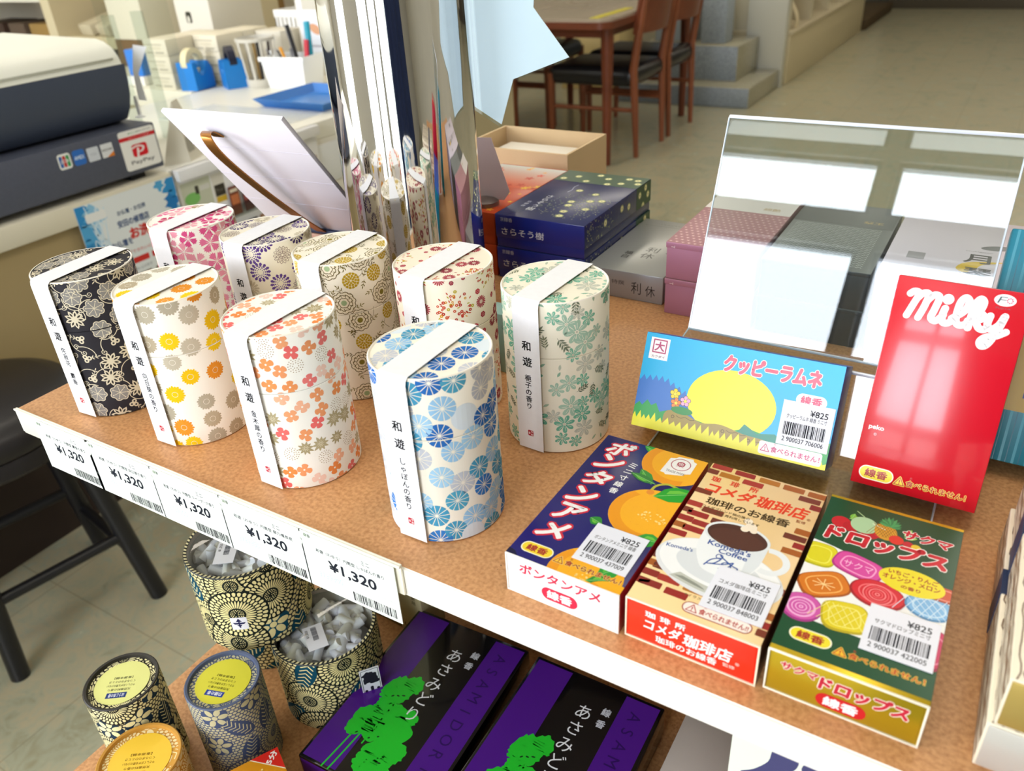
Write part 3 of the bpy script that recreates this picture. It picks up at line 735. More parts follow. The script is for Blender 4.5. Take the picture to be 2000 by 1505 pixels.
# ---- dark blue carton with oranges
def orange(c, x, y, r, seed):
    c.circ(x, y, r, '#f5b01e', 40); c.up(); rr = random.Random(seed)
    c.poly([(x+r*1.0*cos(a)*.99, y+r*.99*sin(a)) for a in [pi*.75+pi*.9*i/14 for i in range(15)]]+[(x+r*.80*cos(a)+r*.08, y+r*.80*sin(a)+.06*r) for a in [pi*1.65-pi*.9*i/14 for i in range(15)]], '#ec9a14'); c.up()
    for _ in range(34): a = rr.random()*6.28; q = r*.30*sqrt(rr.random()); c.circ(x+r*.12+q*cos(a)*1.2, y-r*.1+q*sin(a)*.7, r*rr.uniform(.012, .035), '#fbd987', 6)
    for _ in range(60): a = rr.random()*6.28; q = r*.95*sqrt(rr.random()); c.circ(x+q*cos(a), y+q*sin(a), .16, '#e79413', 5)
    c.up()
def leafy(c, x, y, a, L, wd, col, vein='#8fd07a'):
    lance(c, x, y, a, L, wd, col); c.up(); c.stroke([(x, y), (x+L*.92*cos(a), y+L*.92*sin(a))], .35, vein, joint=False)
    c.cx([(x+L*.3*cos(a)-wd*.1*sin(a), y+L*.3*sin(a)+wd*.1*cos(a)), (x+L*.8*cos(a)-wd*.05*sin(a), y+L*.8*sin(a)+wd*.05*cos(a)), (x+L*.6*cos(a)-wd*.28*sin(a), y+L*.6*sin(a)+wd*.28*cos(a)), (x+L*.4*cos(a)-wd*.3*sin(a), y+L*.4*sin(a)+wd*.3*cos(a))], '#6cc23f'); c.up()
c = Cv(gloss)
leafy(c, 36, 112, 2.9, 12, 7, '#2f9b34'); leafy(c, 60, 112, .3, 10, 6, '#2f9b34')
orange(c, 47.5, 106, 19.5, 1)
leafy(c, 42, 83, 2.35, 15, 7, '#3c8f3a'); leafy(c, 44, 84, 2.9, 17, 6, '#357f36')
orange(c, 51, 59, 21, 2)
c.stroke(spline([(44, 77), (45, 83), (50, 87), (56, 86)], 5), 1.6, '#b9b83f'); c.up(); c.circ(44.3, 76.6, 2.2, '#e58f2e', 12); c.up(); leafy(c, 47, 74, .55, 24, 13, '#25a02c')
leafy(c, 33, 41, 2.9, 8, 7, '#2c8a33'); leafy(c, 52, 40, .1, 14, 10, '#2f9a34')
orange(c, 42, 4, 19, 3); leafy(c, 47, 6, .9, 14, 9, '#2c9a35'); leafy(c, 44, 1, .5, 12, 6, '#2c8a33'); orange(c, 58, -8, 14, 4)
c.cx([(0, 0), (7, 0), (4, 3), (0, 4)], '#140f38'); c.up()
c.poly([(41.4, 96.5), (44, 96.2), (45, 95), (54, 98), (54.6, 99.6), (57.4, 101), (57.2, 112), (55, 113), (54, 115), (46, 113.8), (45, 112), (42, 110.8)], '#f4f2ee'); c.up()
c.ring(49.6, 107, 5.1, 5.6, '#b0324a', 24); c.ring(49.6, 107.6, 1.6, 2.3, '#b0324a', 14); c.text('薬', 49.6, 107, 4.6, 4.6, '#b0324a', 0.); c.text('TRADE MARK', 49.4, 99.2, 11, 2, '#3a3440', 0.)
for i, (ch, y) in enumerate(zip('ボンタンアメ', (105.4, 91.2, 74.8, 57.6, 41.5, 25.5))): c.text(ch, 13.4, y, 13.4, 13.0, '#f6f4f2', .035, out='#d0253c', ob=.075, shear=.18)
c.up()
for i, ch in enumerate('ミニ寸線香'): c.text(ch, 26.2, 94.0-6.3*i, 4.6, 4.6 if i != 1 else 3.0, '#f6f6f6', .02)
c.up(); c.k += 1; pill(c, 13.4, 8.6, 16.4, 6.6, '#f3d62a', '線香', '#a8231f', '#fbf6da'); c.up(); warn(c, 24, 7.3, '#a63318', '#f4c53a', 35.5, outl='#f4d67a')
fl = Cv(gloss); fl.text('ボンタンアメ', 30.6, 18.4, 44.5, 6.2, '#d3264a', .03, shear=.12); pill(fl, 30.5, 8.1, 20, 8, '#d3264a', '線香', '#fbf4f4')
NAVY = gloss('#1c1763'); b1 = (.419, .0129, -.0174)
t = carton('incense_carton', 'dark blue carton printed with oranges, lying leftmost of the three flat cartons', lay(b1), CWd, CL, CT, (NAVY, {'-y': mat('#f6f6f6', .5), '+x': gloss('#a5262a'), '-x': NAVY}), c, True, fl, '#f7f8f8')
sticker(t, 31.2, 11.4, 28.6, 29.0, 'ボンタンアメミニ寸 線香', '2 900037 437009', P_top(CT), 11)
# ---- cream carton with bricks and a coffee cup
c = Cv(gloss); r_ = random.Random(5); BR = ['#9a2722', '#a9352b', '#7a3420', '#a55a20', '#b3701f', '#8c2a22', '#6e2f1e']
def brick(x, y, wd=11, ht=4.3): P = rrect(x, y, x+wd, y+ht, .5, 2); c.poly([(a+r_.uniform(-.1, .1), b+r_.uniform(-.1, .1)) for a, b in P], r_.choice(BR+['#e9a41c'] if r_.random() < .2 else BR))
for x, y in ((1, 111.5), (14, 111), (27.5, 110.5), (40.5, 110.2), (53.5, 110), (-5, 106), (7, 105.6), (20, 105), (50, 104.6), (57, 99.5), (-2, 87), (-3, 75), (9, 73), (-6, 69), (3, 67.6), (16, 66.5), (-3, 62), (8, 61.2), (-5, 56), (5, 55.4), (-2, 49.6),
             (-3, 30), (8, 29), (-6, 24), (3, 23), (16, 22.2), (-3, 17), (8, 16.4), (21, 15.6), (-5, 10.6), (1, 10.4), (14, 9.6), (55, 78), (51, 72.4), (57, 67), (53, 61.5), (58, 5), (54, 10), (58, 16), (56, 33)): brick(x, y)
c.up()
c.cx(ell(31, 35, 31, 19, 40, -.08), '#e3e6e8'); c.up(); c.cx(ell(31, 36.2, 29.5, 17.4, 40, -.08), '#f3f5f5'); c.up(); c.cx(ell(31, 36, 21, 11, 36, -.08), '#dde2e5'); c.up()
c.ring(50.5, 52, 6.2, 9.6, '#e9edee', 26, -pi*.62, pi*.6); c.up()
c.poly([(15.6, 62)]+spline([(15.6, 62), (16.2, 48), (20, 38), (25.5, 32.4), (39, 31.8), (44.2, 37), (47.2, 47), (47.8, 62)], 5)+[(47.8, 62)], '#eff3f4'); c.up()
c.poly([(40, 62), (47.8, 62), (47.2, 47), (44.2, 37), (39, 31.8), (36, 31.9), (41, 40)], '#dfe5e8'); c.up()
c.cx(ell(31.7, 62, 16.3, 10.2, 36), '#e2e8ea'); c.up(); c.cx(ell(31.7, 61.8, 14.9, 8.8, 36), '#4b2a20'); c.up(); c.cx(ell(31, 58.8, 11, 5, 30), '#8a6c55'); c.up(); c.cx(ell(31.9, 60.4, 13.2, 6.6, 30), '#553025'); c.up()
for x, y, r in ((33, 76, 2.2), (35.5, 72, 3.1), (33.2, 69.5, 2.2), (37.5, 69.8, 1.9)): c.circ(x, y, r, '#f3e6d0', 14)
c.poly(spline([(12, 22), (20, 20), (30, 18.5), (40, 19), (36, 22), (26, 23.5), (16, 26)], 4), '#c3c6bb'); c.up(); c.poly(spline([(14, 23), (22, 21.2), (30, 20), (26, 22), (18, 24)], 4), '#8f9388'); c.up()
c.text("Komeda's", 31, 52.4, 21, 3.6, '#27509b', .02); c.text('Coffee', 34, 48.6, 14, 3.2, '#27509b', .02); c.text("Komeda's", 9.5, 42, 13, 2.6, '#27509b', .02, rot=.12)
c.stroke(spline([(24, 36), (26, 41), (30, 43.5), (28, 39), (25, 37.5), (32, 40), (36, 43), (34, 38), (31, 36.5), (37, 37), (39, 40), (36, 41), (30, 44.5), (29, 46)], 5), .7, '#27509b'); c.ring(33.5, 39.6, 2.0, 2.6, '#27509b', 14); c.ring(28.8, 44.4, 1.4, 1.9, '#27509b', 12)
c.up()
for i, ch in enumerate('珈琲所'): c.text(ch, 6.8+10.4*i, 102.2, 4.6, 4.4, '#e4472a', .03)
c.text('コメダ', 17.5, 94.2, 25, 8.2, '#e8431f', .035, shear=.15); c.text('珈琲店', 44.6, 94.4, 26, 9.4, '#e8431f', .03, shear=.15); c.text('監修', 56, 87.6, 4.6, 2.2, '#a3542c', .01); c.text('®', 59, 91, 1.8, 1.8, '#a3542c', .01)
c.text('珈琲のお線香', 30, 83.2, 43, 5.8, '#4a3413', .025); c.text('コメダブレンド抽出後の', 20.5, 77.9, 25, 2.1, '#5a4420', .012); c.text('コーヒー粉を再利用しています', 23.2, 75.0, 31, 2.1, '#5a4420', .012)
c.text('※イラストはイメージです', 36, 13.8, 26, 1.7, '#6c5630', .01)
c.poly(rrect(24.6, 3.3, 56.4, 10.4, 3.5, 6), '#a2372c'); c.up(); c.poly(rrect(25.1, 3.8, 55.9, 9.9, 3.0, 6), '#fbeee4'); c.up(); warn(c, 26.6, 6.7, '#b8362c', '#fbeee4', 28.2, tx='食べられません!!')
fl = Cv(gloss)
for i, ch in enumerate('珈琲所'): fl.text(ch, 12.4+7.2*i, 18.9, 4.8, 3.6, '#fff6f2', .03)
fl.text('コメダ', 18.6, 12.6, 17.4, 6.2, '#fff6f2', .035, shear=.15); fl.text('珈琲店', 39.8, 12.2, 22, 7.4, '#fff6f2', .03, shear=.15); fl.text('珈琲のお線香', 30, 5.5, 29, 4.2, '#fff6f2', .02); fl.text('監修', 50, 6.4, 5.4, 2.2, '#fbd5c8', .01); fl.text('®', 53.6, 9.4, 1.8, 1.8, '#fbd5c8', .01)
b2 = (.4839, .0133, -.0134); CR = gloss('#efce94')
t = carton('incense_carton', 'cream carton with brick pattern and a coffee cup, middle of the three flat cartons', lay(b2), CWd, CL, CT, (CR, {'-y': gloss('#f0321a'), '+x': gloss('#5c2a1c'), '-x': gloss('#8c2a22')}), c, True, fl, '#f5321b', edge='#f6ead0')
sticker(t, 31.0, 9.8, 28.6, 29.0, 'コメダ珈琲店ミニ寸', '2 900037 848003', P_top(CT), 12)
# ---- green and gold carton with candy drops
c = Cv(gloss); GR = '#0f4a2a'; GD = mat('#c2a421', .3, metal=.55)
c.rect(0, 2.8, CWd, 114.2, GR); c.up(); c.rect(0, 114.2, CWd, CL, GD)
c.poly([(0, 25.2)]+spline([(0, 25.2), (12, 23.2), (26, 22.8), (45, 22.4), (62.5, 22.2)], 4)+[(62.5, 62)]+spline([(62.5, 62), (40, 64), (24, 71), (10, 75.5), (0, 77)], 4), '#f1f1ee'); c.up()
def drop(x, y, rx, ry, col, hi, lo, kind=0, rot=0.):
    P = ell(x, y, rx, ry, 28, rot) if kind == 0 else [(x+rx*(abs(cos(a))**.6)*(1 if cos(a) > 0 else -1)*cos(rot)-ry*(abs(sin(a))**.6)*(1 if sin(a) > 0 else -1)*sin(rot), y+rx*(abs(cos(a))**.6)*(1 if cos(a) > 0 else -1)*sin(rot)+ry*(abs(sin(a))**.6)*(1 if sin(a) > 0 else -1)*cos(rot)) for a in [2*pi*i/28 for i in range(28)]]
    c.poly(P, lo); c.up(); c.poly([(x+(u-x)*.92, y+(v-y)*.9+ry*.06) for u, v in P], col); c.up()
    c.stroke([(x+(u-x)*.66, y+(v-y)*.66) for u, v in P], .7, hi, closed=True, joint=False); c.up()
c.k += 1
drop(5, 66.8, 8, 8.6, '#dcd21c', '#ece759', '#b9b414', 1); drop(22.8, 66.4, 11.5, 7.6, '#d7489d', '#f3a3cf', '#b12f80', 1, -.25); drop(11.5, 47.5, 11.5, 8.4, '#d5771a', '#f1b25e', '#a5530f', 1, .55)
drop(33.8, 52, 12, 9.0, '#d21f2e', '#ee6f74', '#a0121f', 0, -.1); drop(54.8, 54, 10, 8, '#7db4df', '#c4e0f3', '#4d86b5', 0); drop(6, 29, 9, 9, '#d056a8', '#efa9d6', '#a53385', 0); drop(24, 31.5, 10, 9.4, '#e0cd1e', '#eee36a', '#bba915', 1, .2); drop(60, 30, 6, 12, '#cf2f63', '#ec88a6', '#a31c49', 0); drop(59, 65, 7, 5, '#c8502c', '#e2907a', '#9d371a', 1)
for i in range(-2, 3):
    c.stroke([(48+i*3.6, 47), (54+i*3.6, 61)], .3, '#d8ebf7', joint=False); c.stroke([(60+i*3.2, 47.5), (50+i*3.2, 60)], .3, '#d8ebf7', joint=False)
    c.stroke([(17+i*3.8, 26), (24+i*3.8, 38)], .3, '#f1e98a', joint=False); c.stroke([(29+i*3.4, 26), (21+i*3.4, 38)], .3, '#f1e98a', joint=False)
for i in range(8): a = i*pi/4; c.stroke([(11.5, 47.5), (11.5+5*cos(a), 47.5+3.6*sin(a))], .45, '#f6cf8d', joint=False)
for i in range(5): c.ring(33.8, 52, 1.3*i+.6, 1.3*i+1.1, '#ea5c63' if i % 2 else '#f0898c', 20)
for i in range(4): c.ring(6, 29, 1.6*i+.5, 1.6*i+1.0, '#f0b4dc', 18)
c.text('サクマ', 22.8, 66.4, 13, 5, '#f6bfe0', 0., rot=-.05); c.up()
for x, y, rr, col in ((9, 95.5, 4.6, '#c7202b'), (14, 94, 4, '#b71a26'), (23, 93, 4.4, '#b81c2a'), (28, 95, 3.6, '#c52a2f')):
    c.circ(x, y, rr, col, 18)
c.up(); leafy(c, 12, 100, .4, 7, 3.4, '#8fc24a'); leafy(c, 13, 100, 1.4, 5, 3, '#7fb33f'); c.circ(19.5, 98, 6.4, '#a9cfa0', 26); c.up(); c.stroke([(19, 104), (14.5, 107.5)], .6, '#9fc28c'); c.stroke([(23, 101), (29, 99)], .5, '#dfe8c8')
c.cx(ell(29.6, 97.5, 5.2, 6.4, 24, .3), '#d39a2a'); c.up()
for i in range(-3, 4):
    c.stroke([(25.6+i*1.4, 93), (29.6+i*1.4, 102.5)], .25, '#8d5d16', joint=False); c.stroke([(33.6+i*1.4, 93), (27.6+i*1.4, 102.5)], .25, '#8d5d16', joint=False)
for i in range(11): lance(c, 30.5, 102, 1.5+(i-5)*.26, 8.5-abs(i-5)*.6, 1.9, '#2e7d4a' if i % 2 else '#3f9a58')
leafy(c, 38, 98, 1.2, 7, 3.2, '#93c84e'); leafy(c, 38, 97, .3, 6, 3, '#a4d062'); c.circ(35, 93.5, 3.4, '#d8321f', 18); c.circ(40.5, 92.5, 2.4, '#c01d2a', 14); c.circ(44, 92, 2.2, '#e1c22c', 14); c.up(); c.k += 2
c.text('サクマ', 48, 100, 21.5, 6.4, '#cc1f2d', .045, out='#f6f2ea', ob=.05, shear=.12)
c.text('ドロップス', 31.5, 86, 53.5, 10.6, '#cc1f2d', .06, out='#f6f2ea', ob=.045, shear=.1); c.up()
c.cx(ell(45.8, 66.6, 14, 8.6, 36, -.02), '#e9d91f'); c.up(); c.text('いちご・りんご', 46, 70.6, 21, 3.0, '#a82a18', .03); c.text('オレンジ・メロン', 45.6, 66.6, 24, 3.2, '#a82a18', .03); c.text('の香り', 46, 62.2, 8, 2.3, '#a82a18', .03)
pill(c, 13.9, 13.1, 16.4, 6.6, '#f3e02e', '線香', '#a8231f', '#fbf6da'); c.up(); warn(c, 23.8, 11.0, '#c0421a', '#f0c22e', 35.2, outl='#f6d94e')
fl = Cv(gloss); fl.text('サクマ', 13.6, 18.2, 15, 4.2, '#c5223a', .045, out='#fbf3e0', ob=.05, shear=.1); fl.text('ドロップス', 39.4, 16.2, 34, 7.2, '#c5223a', .06, out='#fbf3e0', ob=.045, shear=.1); fl.up(); pill(fl, 31.6, 6.8, 20, 8, '#c81d24', '線香', '#fbf4f4')
b3 = (.5491, .0141, -.0055)
t = carton('incense_carton', 'dark green and gold carton with candy drops, rightmost of the three flat cartons', lay(b3), CWd, CL, CT, (GD, {'+x': gloss(GR), '-x': gloss(GR), '+z': GD}), c, True, None, '#c2a421', edge='#f6f0dc')
f = MB(); o_ = [o for o in t.children if o.name.startswith('tuck_flap')][0]; o_.data.materials[0] = GD
f = MB(); f.box(.0016, CWd*.001-.0016, -.0005, .0003, .0016, CT*.001-.0006, GD, .0004, 2); fl.emit(f, plane((0, -.0005, 0), (1, 0, 0), (0, 0, 1)))
bpy.data.objects.remove(o_); f.build('tuck_flap', t)
sticker(t, 32.5, 16.6, 28.4, 28.6, 'サクマドロップミニ寸', '2 900037 422005', P_top(CT), 13)
# ---- two cartons leaning on the clear stand
def leanmw(x, y, z, yaw, tilt, roll, T):
    u0 = Vector((cos(yaw), sin(yaw), 0)); n = Vector((-sin(yaw), cos(yaw), 0)); v = Vector((0, 0, cos(tilt))) + n*sin(tilt)
    u = u0*cos(roll)+v*sin(roll); v2 = -u0*sin(roll)+v*cos(roll); N = u.cross(v2); return frame(Vector((x, y, z))-N*T, u, v2)
KW, KH = 119.1, 59.98
c = Cv(gloss); c.rect(0, 0, KW, KH, '#1fb2e6'); c.up()
c.poly([(0, 0), (0, 31)]+[(x, 31+(3.5 if i % 2 else 0)-abs(x-14)*.1-max(0, x-18)*.35) for i, x in enumerate(range(1, 34, 2))]+[(40, 22), (46, 14), (46, 0)], '#3f79c8'); c.up()
c.cx(ell(59.5, 26, 27, 20, 40), '#f8ea2b'); c.up()
c.poly([(0, 0), (0, 13), (3, 16), (5, 14), (8, 18), (11, 15), (14, 17), (17, 12), (22, 14), (30, 10), (40, 12), (60, 9), (72, 14), (84, 12), (96, 15), (108, 13), (119.2, 16), (119.2, 0)], '#2fa34a'); c.up()
c.poly([(64, 6), (70, 16), (78, 12), (88, 14), (96, 10), (96, 4)], '#2b8f7c'); c.up()
c.poly(spline([(20, 8), (22, 14), (32, 14.5), (44, 11), (56, 12.5), (70, 10), (84, 9), (88, 5), (60, 2), (24, 4)], 4, True), '#a68f3e'); c.up()
for x, y in ((26, 11), (58, 9), (74, 7)): c.ring(x, y, .7, 1.1, '#5d4c1c', 10); c.stroke(spline([(x+2, y+1), (x+5, y), (x+8, y+1), (x+11, y), (x+14, y+.6)], 3), .3, '#5d4c1c', joint=False)
c.up(); g = [(0, 0), (0, 6)]
rg = random.Random(3); x = 0
while x < 117: g += [(x+1.2, 9.5+rg.uniform(-1, 2.2)-x*.025), (x+2.6, 5.5+rg.uniform(-.6, .6)-x*.02)]; x += rg.uniform(2.6, 5)
g += [(119.2, 4), (119.2, 0)]; c.poly(g, '#f5ee1b'); c.up()
for x, y, col in ((25, 25, '#f4d91f'), (26.5, 19.5, '#f08a3c'), (32.2, 21.8, '#efb0d2')):
    for i in range(5): a = i*1.2566+.3; c.circ(x+2.1*cos(a), y+2.1*sin(a), 1.45, '#5a3a20', 12)
    c.up()
    for i in range(5): a = i*1.2566+.3; c.circ(x+2.1*cos(a), y+2.1*sin(a), 1.2, col, 12)
    c.up(); c.circ(x, y, 1.0, '#f6e34a', 10); c.up()
c.cx(ell(31, 15.6, 7, 2.4, 20), '#2f8f3f'); c.up(); c.k += 2
c.rect(3.5, 43.8, 15.9, 57.3, '#f8f3f2'); c.up(); c.stroke([(5.6, 48.2), (13.9, 48.2), (13.9, 56), (5.6, 56)], .8, '#b84a74', closed=True); c.text('大', 9.75, 52.1, 6.2, 5.8, '#b84a74', .03); c.text('カクダイ', 9.7, 45.6, 8.6, 1.7, '#6c3a52', .01)
c.text('クッピーラムネ', 79.6, 49.6, 56, 9.6, '#ef5f79', .07, out='#fdf5f3', ob=.05, shear=.05); c.up()
pill(c, 104.4, 37, 17, 7.2, '#fbf6f3', '線香', '#d8456e'); c.poly(rrect(80.5, 1.4, 116.2, 9.0, 1.4, 4), '#fbf9f4'); c.up(); warn(c, 81.6, 5.2, '#c8417a', '#fbf9f4', 33.4)
mwk = leanmw(.42147, .1619, .0127, radians(-1.6956), radians(26.47), .03726, CT*.001); SKY = gloss('#1fa5dc')
t = carton('incense_carton', 'sky blue carton with yellow grass and pink lettering, leaning on the clear stand', mwk, KW, KH, CT, (SKY, {'-y': gloss('#f5ee1b'), '+x': gloss('#3a5db4'), '+y': gloss('#2a5fc0')}), c, False, None, '#1fa5dc', flapped=False)
sticker(t, 89.6, 9.4, 28.6, 26.0, 'クッピーラムネ 線香 ミニ寸', '2 900037 706006', P_top(CT), 14)
c = Cv(gloss)
c.k = 1; S = 5.6
for pts in ([(7.4, 107.4), (9.2, 108.9), (11.6, 108.0), (9.8, 101.5), (8.0, 95.8)], [(11.2, 105.5), (13.6, 108.6), (16.2, 108.2), (15.4, 102), (13.6, 95.6)], [(15.8, 104.5), (18.6, 108.4), (21.4, 107.6), (20.4, 101), (19.6, 96.6), (22.2, 95.4), (25, 99)],
            [(25.2, 102.6), (24.6, 98.6), (25.4, 95.4), (28, 95.4), (31, 98.6)], [(29.2, 98), (34, 102.6), (35.4, 107.6), (33.4, 109.6), (31.4, 106.6), (31, 99), (32.2, 95.6), (35, 95.6), (37, 97.5)],
            [(36.6, 98), (40.6, 103), (41.8, 108.4), (40, 110), (38.2, 106.6), (37.6, 99), (37.4, 94.6)], [(38.2, 99.6), (41.6, 102.6), (43.4, 101), (40.6, 99)], [(40.2, 98.8), (42, 95.6), (44.6, 95), (46, 97)],
            [(46, 102.4), (45.6, 98), (47.6, 95.8), (50.6, 98.4), (52.2, 103)], [(52.4, 103.2), (50.8, 96), (48, 88.4), (45.4, 86.6), (44.2, 88.8), (46.4, 91.6), (50.8, 93), (54.4, 95.6)]): c.stroke(spline(pts, 5), 3.5, '#fbf7f6')
c.circ(25.6, 107.4, 2.7, '#fbf7f6', 18)
c.cx(ell(50.6, 111.2, 4.9, 3.0, 24), '#f6f3f0'); c.up(); c.text('F', 49.4, 111.2, 3.4, 3.4, '#2c4a4a', .0, shear=.3); 
for i in range(8): a = i*pi/4; c.circ(52.8+1.2*cos(a), 111.2+1.2*sin(a), .42, '#c43a5e', 7)
c.text('FUJIYA', 50.6, 107, 6.6, 1.1, '#7c1a2e', .01); c.text('peko', 6.9, 32.8, 7.6, 3.2, '#f9eeee', .03); c.text('®', 7, 29.2, 1.6, 1.6, '#f3c9cf', .01)
pill(c, 12.2, 7.4, 16.6, 6.6, '#f3e02e', '線香', '#a8231f', '#fbf6da'); c.up(); warn(c, 21.6, 6.7, '#b5261c', '#f0d33a', 35.0, outl='#f6e24e')
mwm = leanmw(.55389, .1631, .0127, radians(-.537), radians(21.44), 0, CT*.001); RD = mat('#cf1226', .22, spec=.6, coat=.6)
t = carton('incense_carton', 'glossy red carton with thick white script lettering, standing upright on the clear stand', mwm, CWd, CL, CT, (RD, {'+x': mat('#8c1030', .3), '-x': mat('#b01030', .3)}), c, False, None, '#cf1226', flapped=False)
# ---- clear acrylic stand
ac = acrylic(f0=.062)
st = thing('acrylic_stand', 'clear acrylic display stand holding the sky blue and red cartons', 'display stand', (0, 0, 0))
def sheet(prof, th, x0, x1, nm):
    """folded sheet, prof in (y,z)"""
    n = len(prof); off = []
    for i in range(n):
        a = Vector(prof[max(i-1, 0)]); b = Vector(prof[i]); d_ = Vector(prof[min(i+1, n-1)])
        n1 = (b-a).normalized() if i else (d_-b).normalized(); n2 = (d_-b).normalized() if i < n-1 else n1
        m1 = Vector((-n1.y, n1.x)); m2 = Vector((-n2.y, n2.x)); m_ = (m1+m2).normalized(); off.append(b+m_*(th/max(.5, m_.dot(m1))))
    P = [tuple(p) for p in prof]+[tuple(p) for p in off[::-1]]
    f = MB(); f.prism(P[::-1] if sum(P[i][0]*P[(i+1) % len(P)][1]-P[(i+1) % len(P)][0]*P[i][1] for i in range(len(P))) < 0 else P, lambda u, v, h: Vector((h, u, v)), x0, x1, ac)
    bm = bmesh.new(); o = f.build(nm, st); bm.from_mesh(o.data); bmesh.ops.remove_doubles(bm, verts=bm.verts, dist=1e-6); bmesh.ops.recalc_face_normals(bm, faces=bm.faces); bm.to_mesh(o.data); bm.free()
sheet([(.118, .0003), (.1885, .0003), (.2125, .0535), (.2255, .0545), (.2785, .1792)], .0013, .434, .598, 'stand_panel')
ed = mat('#dfe7f3', .12, spec=.8, coat=.5)  # opaque pale strips paint the bright highlight along the clear edges and folds
for q in ((.2768, .2792, .1785, .1806), (.2108, .2128, .0528, .0550), (.2245, .2262, .0540, .0556)):
    f = MB(); f.box(.434, .598, *q, ed, .0006, 2); f.build('edge_highlight', st)
for x_ in (.434, .598):
    f = MB(); f.tube([(x_, .118, .0009), (x_, .1885, .0012), (x_, .2125, .0532), (x_, .2255, .0548), (x_, .278, .179)], .0006, ed, 6); f.build('side_highlight', st)
# ================================================================== boxes at the back of the upper board
def box_thing(name, label, x0, x1, y0, y1, z0, z1, mt, group=None, fm=None, top=None, front=None, side=None, bev=.0008, lidz=None, cat='box', lid_name='box_lid'):
    t = thing(name, label, cat, (x0, y0, z0), group=group); W, L, H = x1-x0, y1-y0, z1-z0; f = MB()
    b0 = 0 if lidz is None else lidz
    f.box(0, W, 0, L, b0, H, mt, bev, 2, fm)
    if top: top.emit(f, plane((0, 0, H), (1, 0, 0), (0, 1, 0)), [(.3, .3), (W*1000-.3, .3), (W*1000-.3, L*1000-.3), (.3, L*1000-.3)])
    if front: front.emit(f, plane((0, 0, 0), (1, 0, 0), (0, 0, 1)), [(.3, b0*1000+.3), (W*1000-.3, b0*1000+.3), (W*1000-.3, H*1000-.3), (.3, H*1000-.3)])
    if side: side.emit(f, plane((W, 0, 0), (0, 1, 0), (0, 0, 1)), [(.3, b0*1000+.3), (L*1000-.3, b0*1000+.3), (L*1000-.3, H*1000-.3), (.3, H*1000-.3)])
    f.build(lid_name if lidz is not None else 'box_body', t)
    if lidz is not None:
        f = MB(); f.box(.0006, W-.0006, .0006, L-.0006, 0, b0+.001, mt, bev, 2, fm); f.build('box_base', t)
    return t
def firefly(c, x, y, r, sq=1.): c.cx(ell(x, y, r*1.35, r*1.35*sq, 18), '#8f9a5a'); c.up(); c.cx(ell(x, y, r, r*sq, 16), '#f3efb4'); c.up(); c.circ(x, y, r*.28, '#8d8a4a', 8); c.k -= 2
def sara(z0, label, full):
    r = random.Random(4); top = Cv(gloss); W, L, H = 90.9, 147.4, 30.8; G = '#1f4a2c'
    top.rect(0, 112, W, L, G); top.up()
    for _ in range(300):
        x = 12+74*r.random(); y = 10+75*r.random()
        if (x-60)**2/34**2+(y-42)**2/40**2 > 1: continue
        lance(top, x, y, r.random()*6.28, r.uniform(2, 3.6), .75, r.choice(['#8e9a6a', '#a8b07f', '#6d7d56', '#7c8a70']))
    top.up()
    for x, y in ((58, 16), (56, 28), (52, 45), (50, 55), (72, 40), (66, 62), (76, 66), (62, 82), (42, 88), (34, 118), (70, 122), (52, 132), (58, 116), (82, 136), (86, 126), (20, 130), (8, 120), (40, 140), (72, 138)): firefly(top, x, y, 2.9)
    top.up(); top.vtext('京線香', 13, 44, 5, 6, '#c8cddf', 0); top.vtext('さらそう樹', 24, 66, 9, 9.5, '#eef0f6', .0); top.stroke(spline([(33, 104), (32, 96), (34, 88), (33, 80)], 4), .5, '#dfe3ee')
    fr = Cv(gloss); fr.text('京線香', 12, 26.4, 12.6, 3.9, '#d9def0', 0); fr.text('さらそう樹', 28.5, 15.5, 44, 6.8, '#eef1fa', .005); fr.text('〜けしりタなの〜', 22.5, 8.2, 32, 2.2, '#c5cce4', 0); fr.text('香彩堂 謹製', 79, 4.6, 18, 3.2, '#e3e7f4', .01)
    sd = Cv(gloss); sd.rect(112, 0, L, H, G); sd.up()
    for _ in range(90): lance(sd, 4+55*r.random()**1.4, 30*r.random(), r.random()*6.28, r.uniform(2, 3.4), .7, r.choice(['#8e9a6a', '#a8b07f', '#6d7d56']))
    sd.up()
    for x, y in ((42, 20), (78, 22), (94, 19), (120, 22), (128, 10), (140, 18), (134, 26)): firefly(sd, x, y, 2.8)
    B = mat('#1d2a86', .22, spec=.6)
    box_thing('incense_box', label, .2008, .2917, .3575, .5049, z0, z0+.0308, mat('#202c62', .25, spec=.6), 'blue incense boxes with fireflies', {'-y': B}, top, fr, sd, .0008, .009)
sara(0, 'dark blue box with firefly print and green end, lower of its stack of two', False)
sara(.0311, 'dark blue box with firefly print and green end, on top of its stack', True)
def orange_box(z0, label):
    r = random.Random(9); top = Cv(gloss); W, L = 80, 147
    for i in range(14): top.rect(0, 74+i*5, W, 79.1+i*5, '#%02x%02x%02x' % (int(214-i*.5), int(92+i*9), int(60+i*11)))
    top.up()
    for _ in range(36):
        x, y = W*r.random(), L*r.random(); a = r.random(); R = r.uniform(2.5, 6); col = r.choice(['#e8a12e', '#d8452a', '#eec03a', '#c23a22', '#b8361f'])
        for i in range(5): lance(top, x, y, a+i*1.2566, R, R*.5, col)
    box_thing('incense_box', label, .1195, .1995, .3585, .5055, z0, z0+.0305, gloss('#c4481f'), 'orange maple leaf boxes', {'-y': gloss('#c04a22')}, top, None, None, .0008, .009)
orange_box(0, 'orange red box with maple leaves, lower of two behind the steel column')
orange_box(.0308, 'orange red box with maple leaves, upper of two behind the steel column')
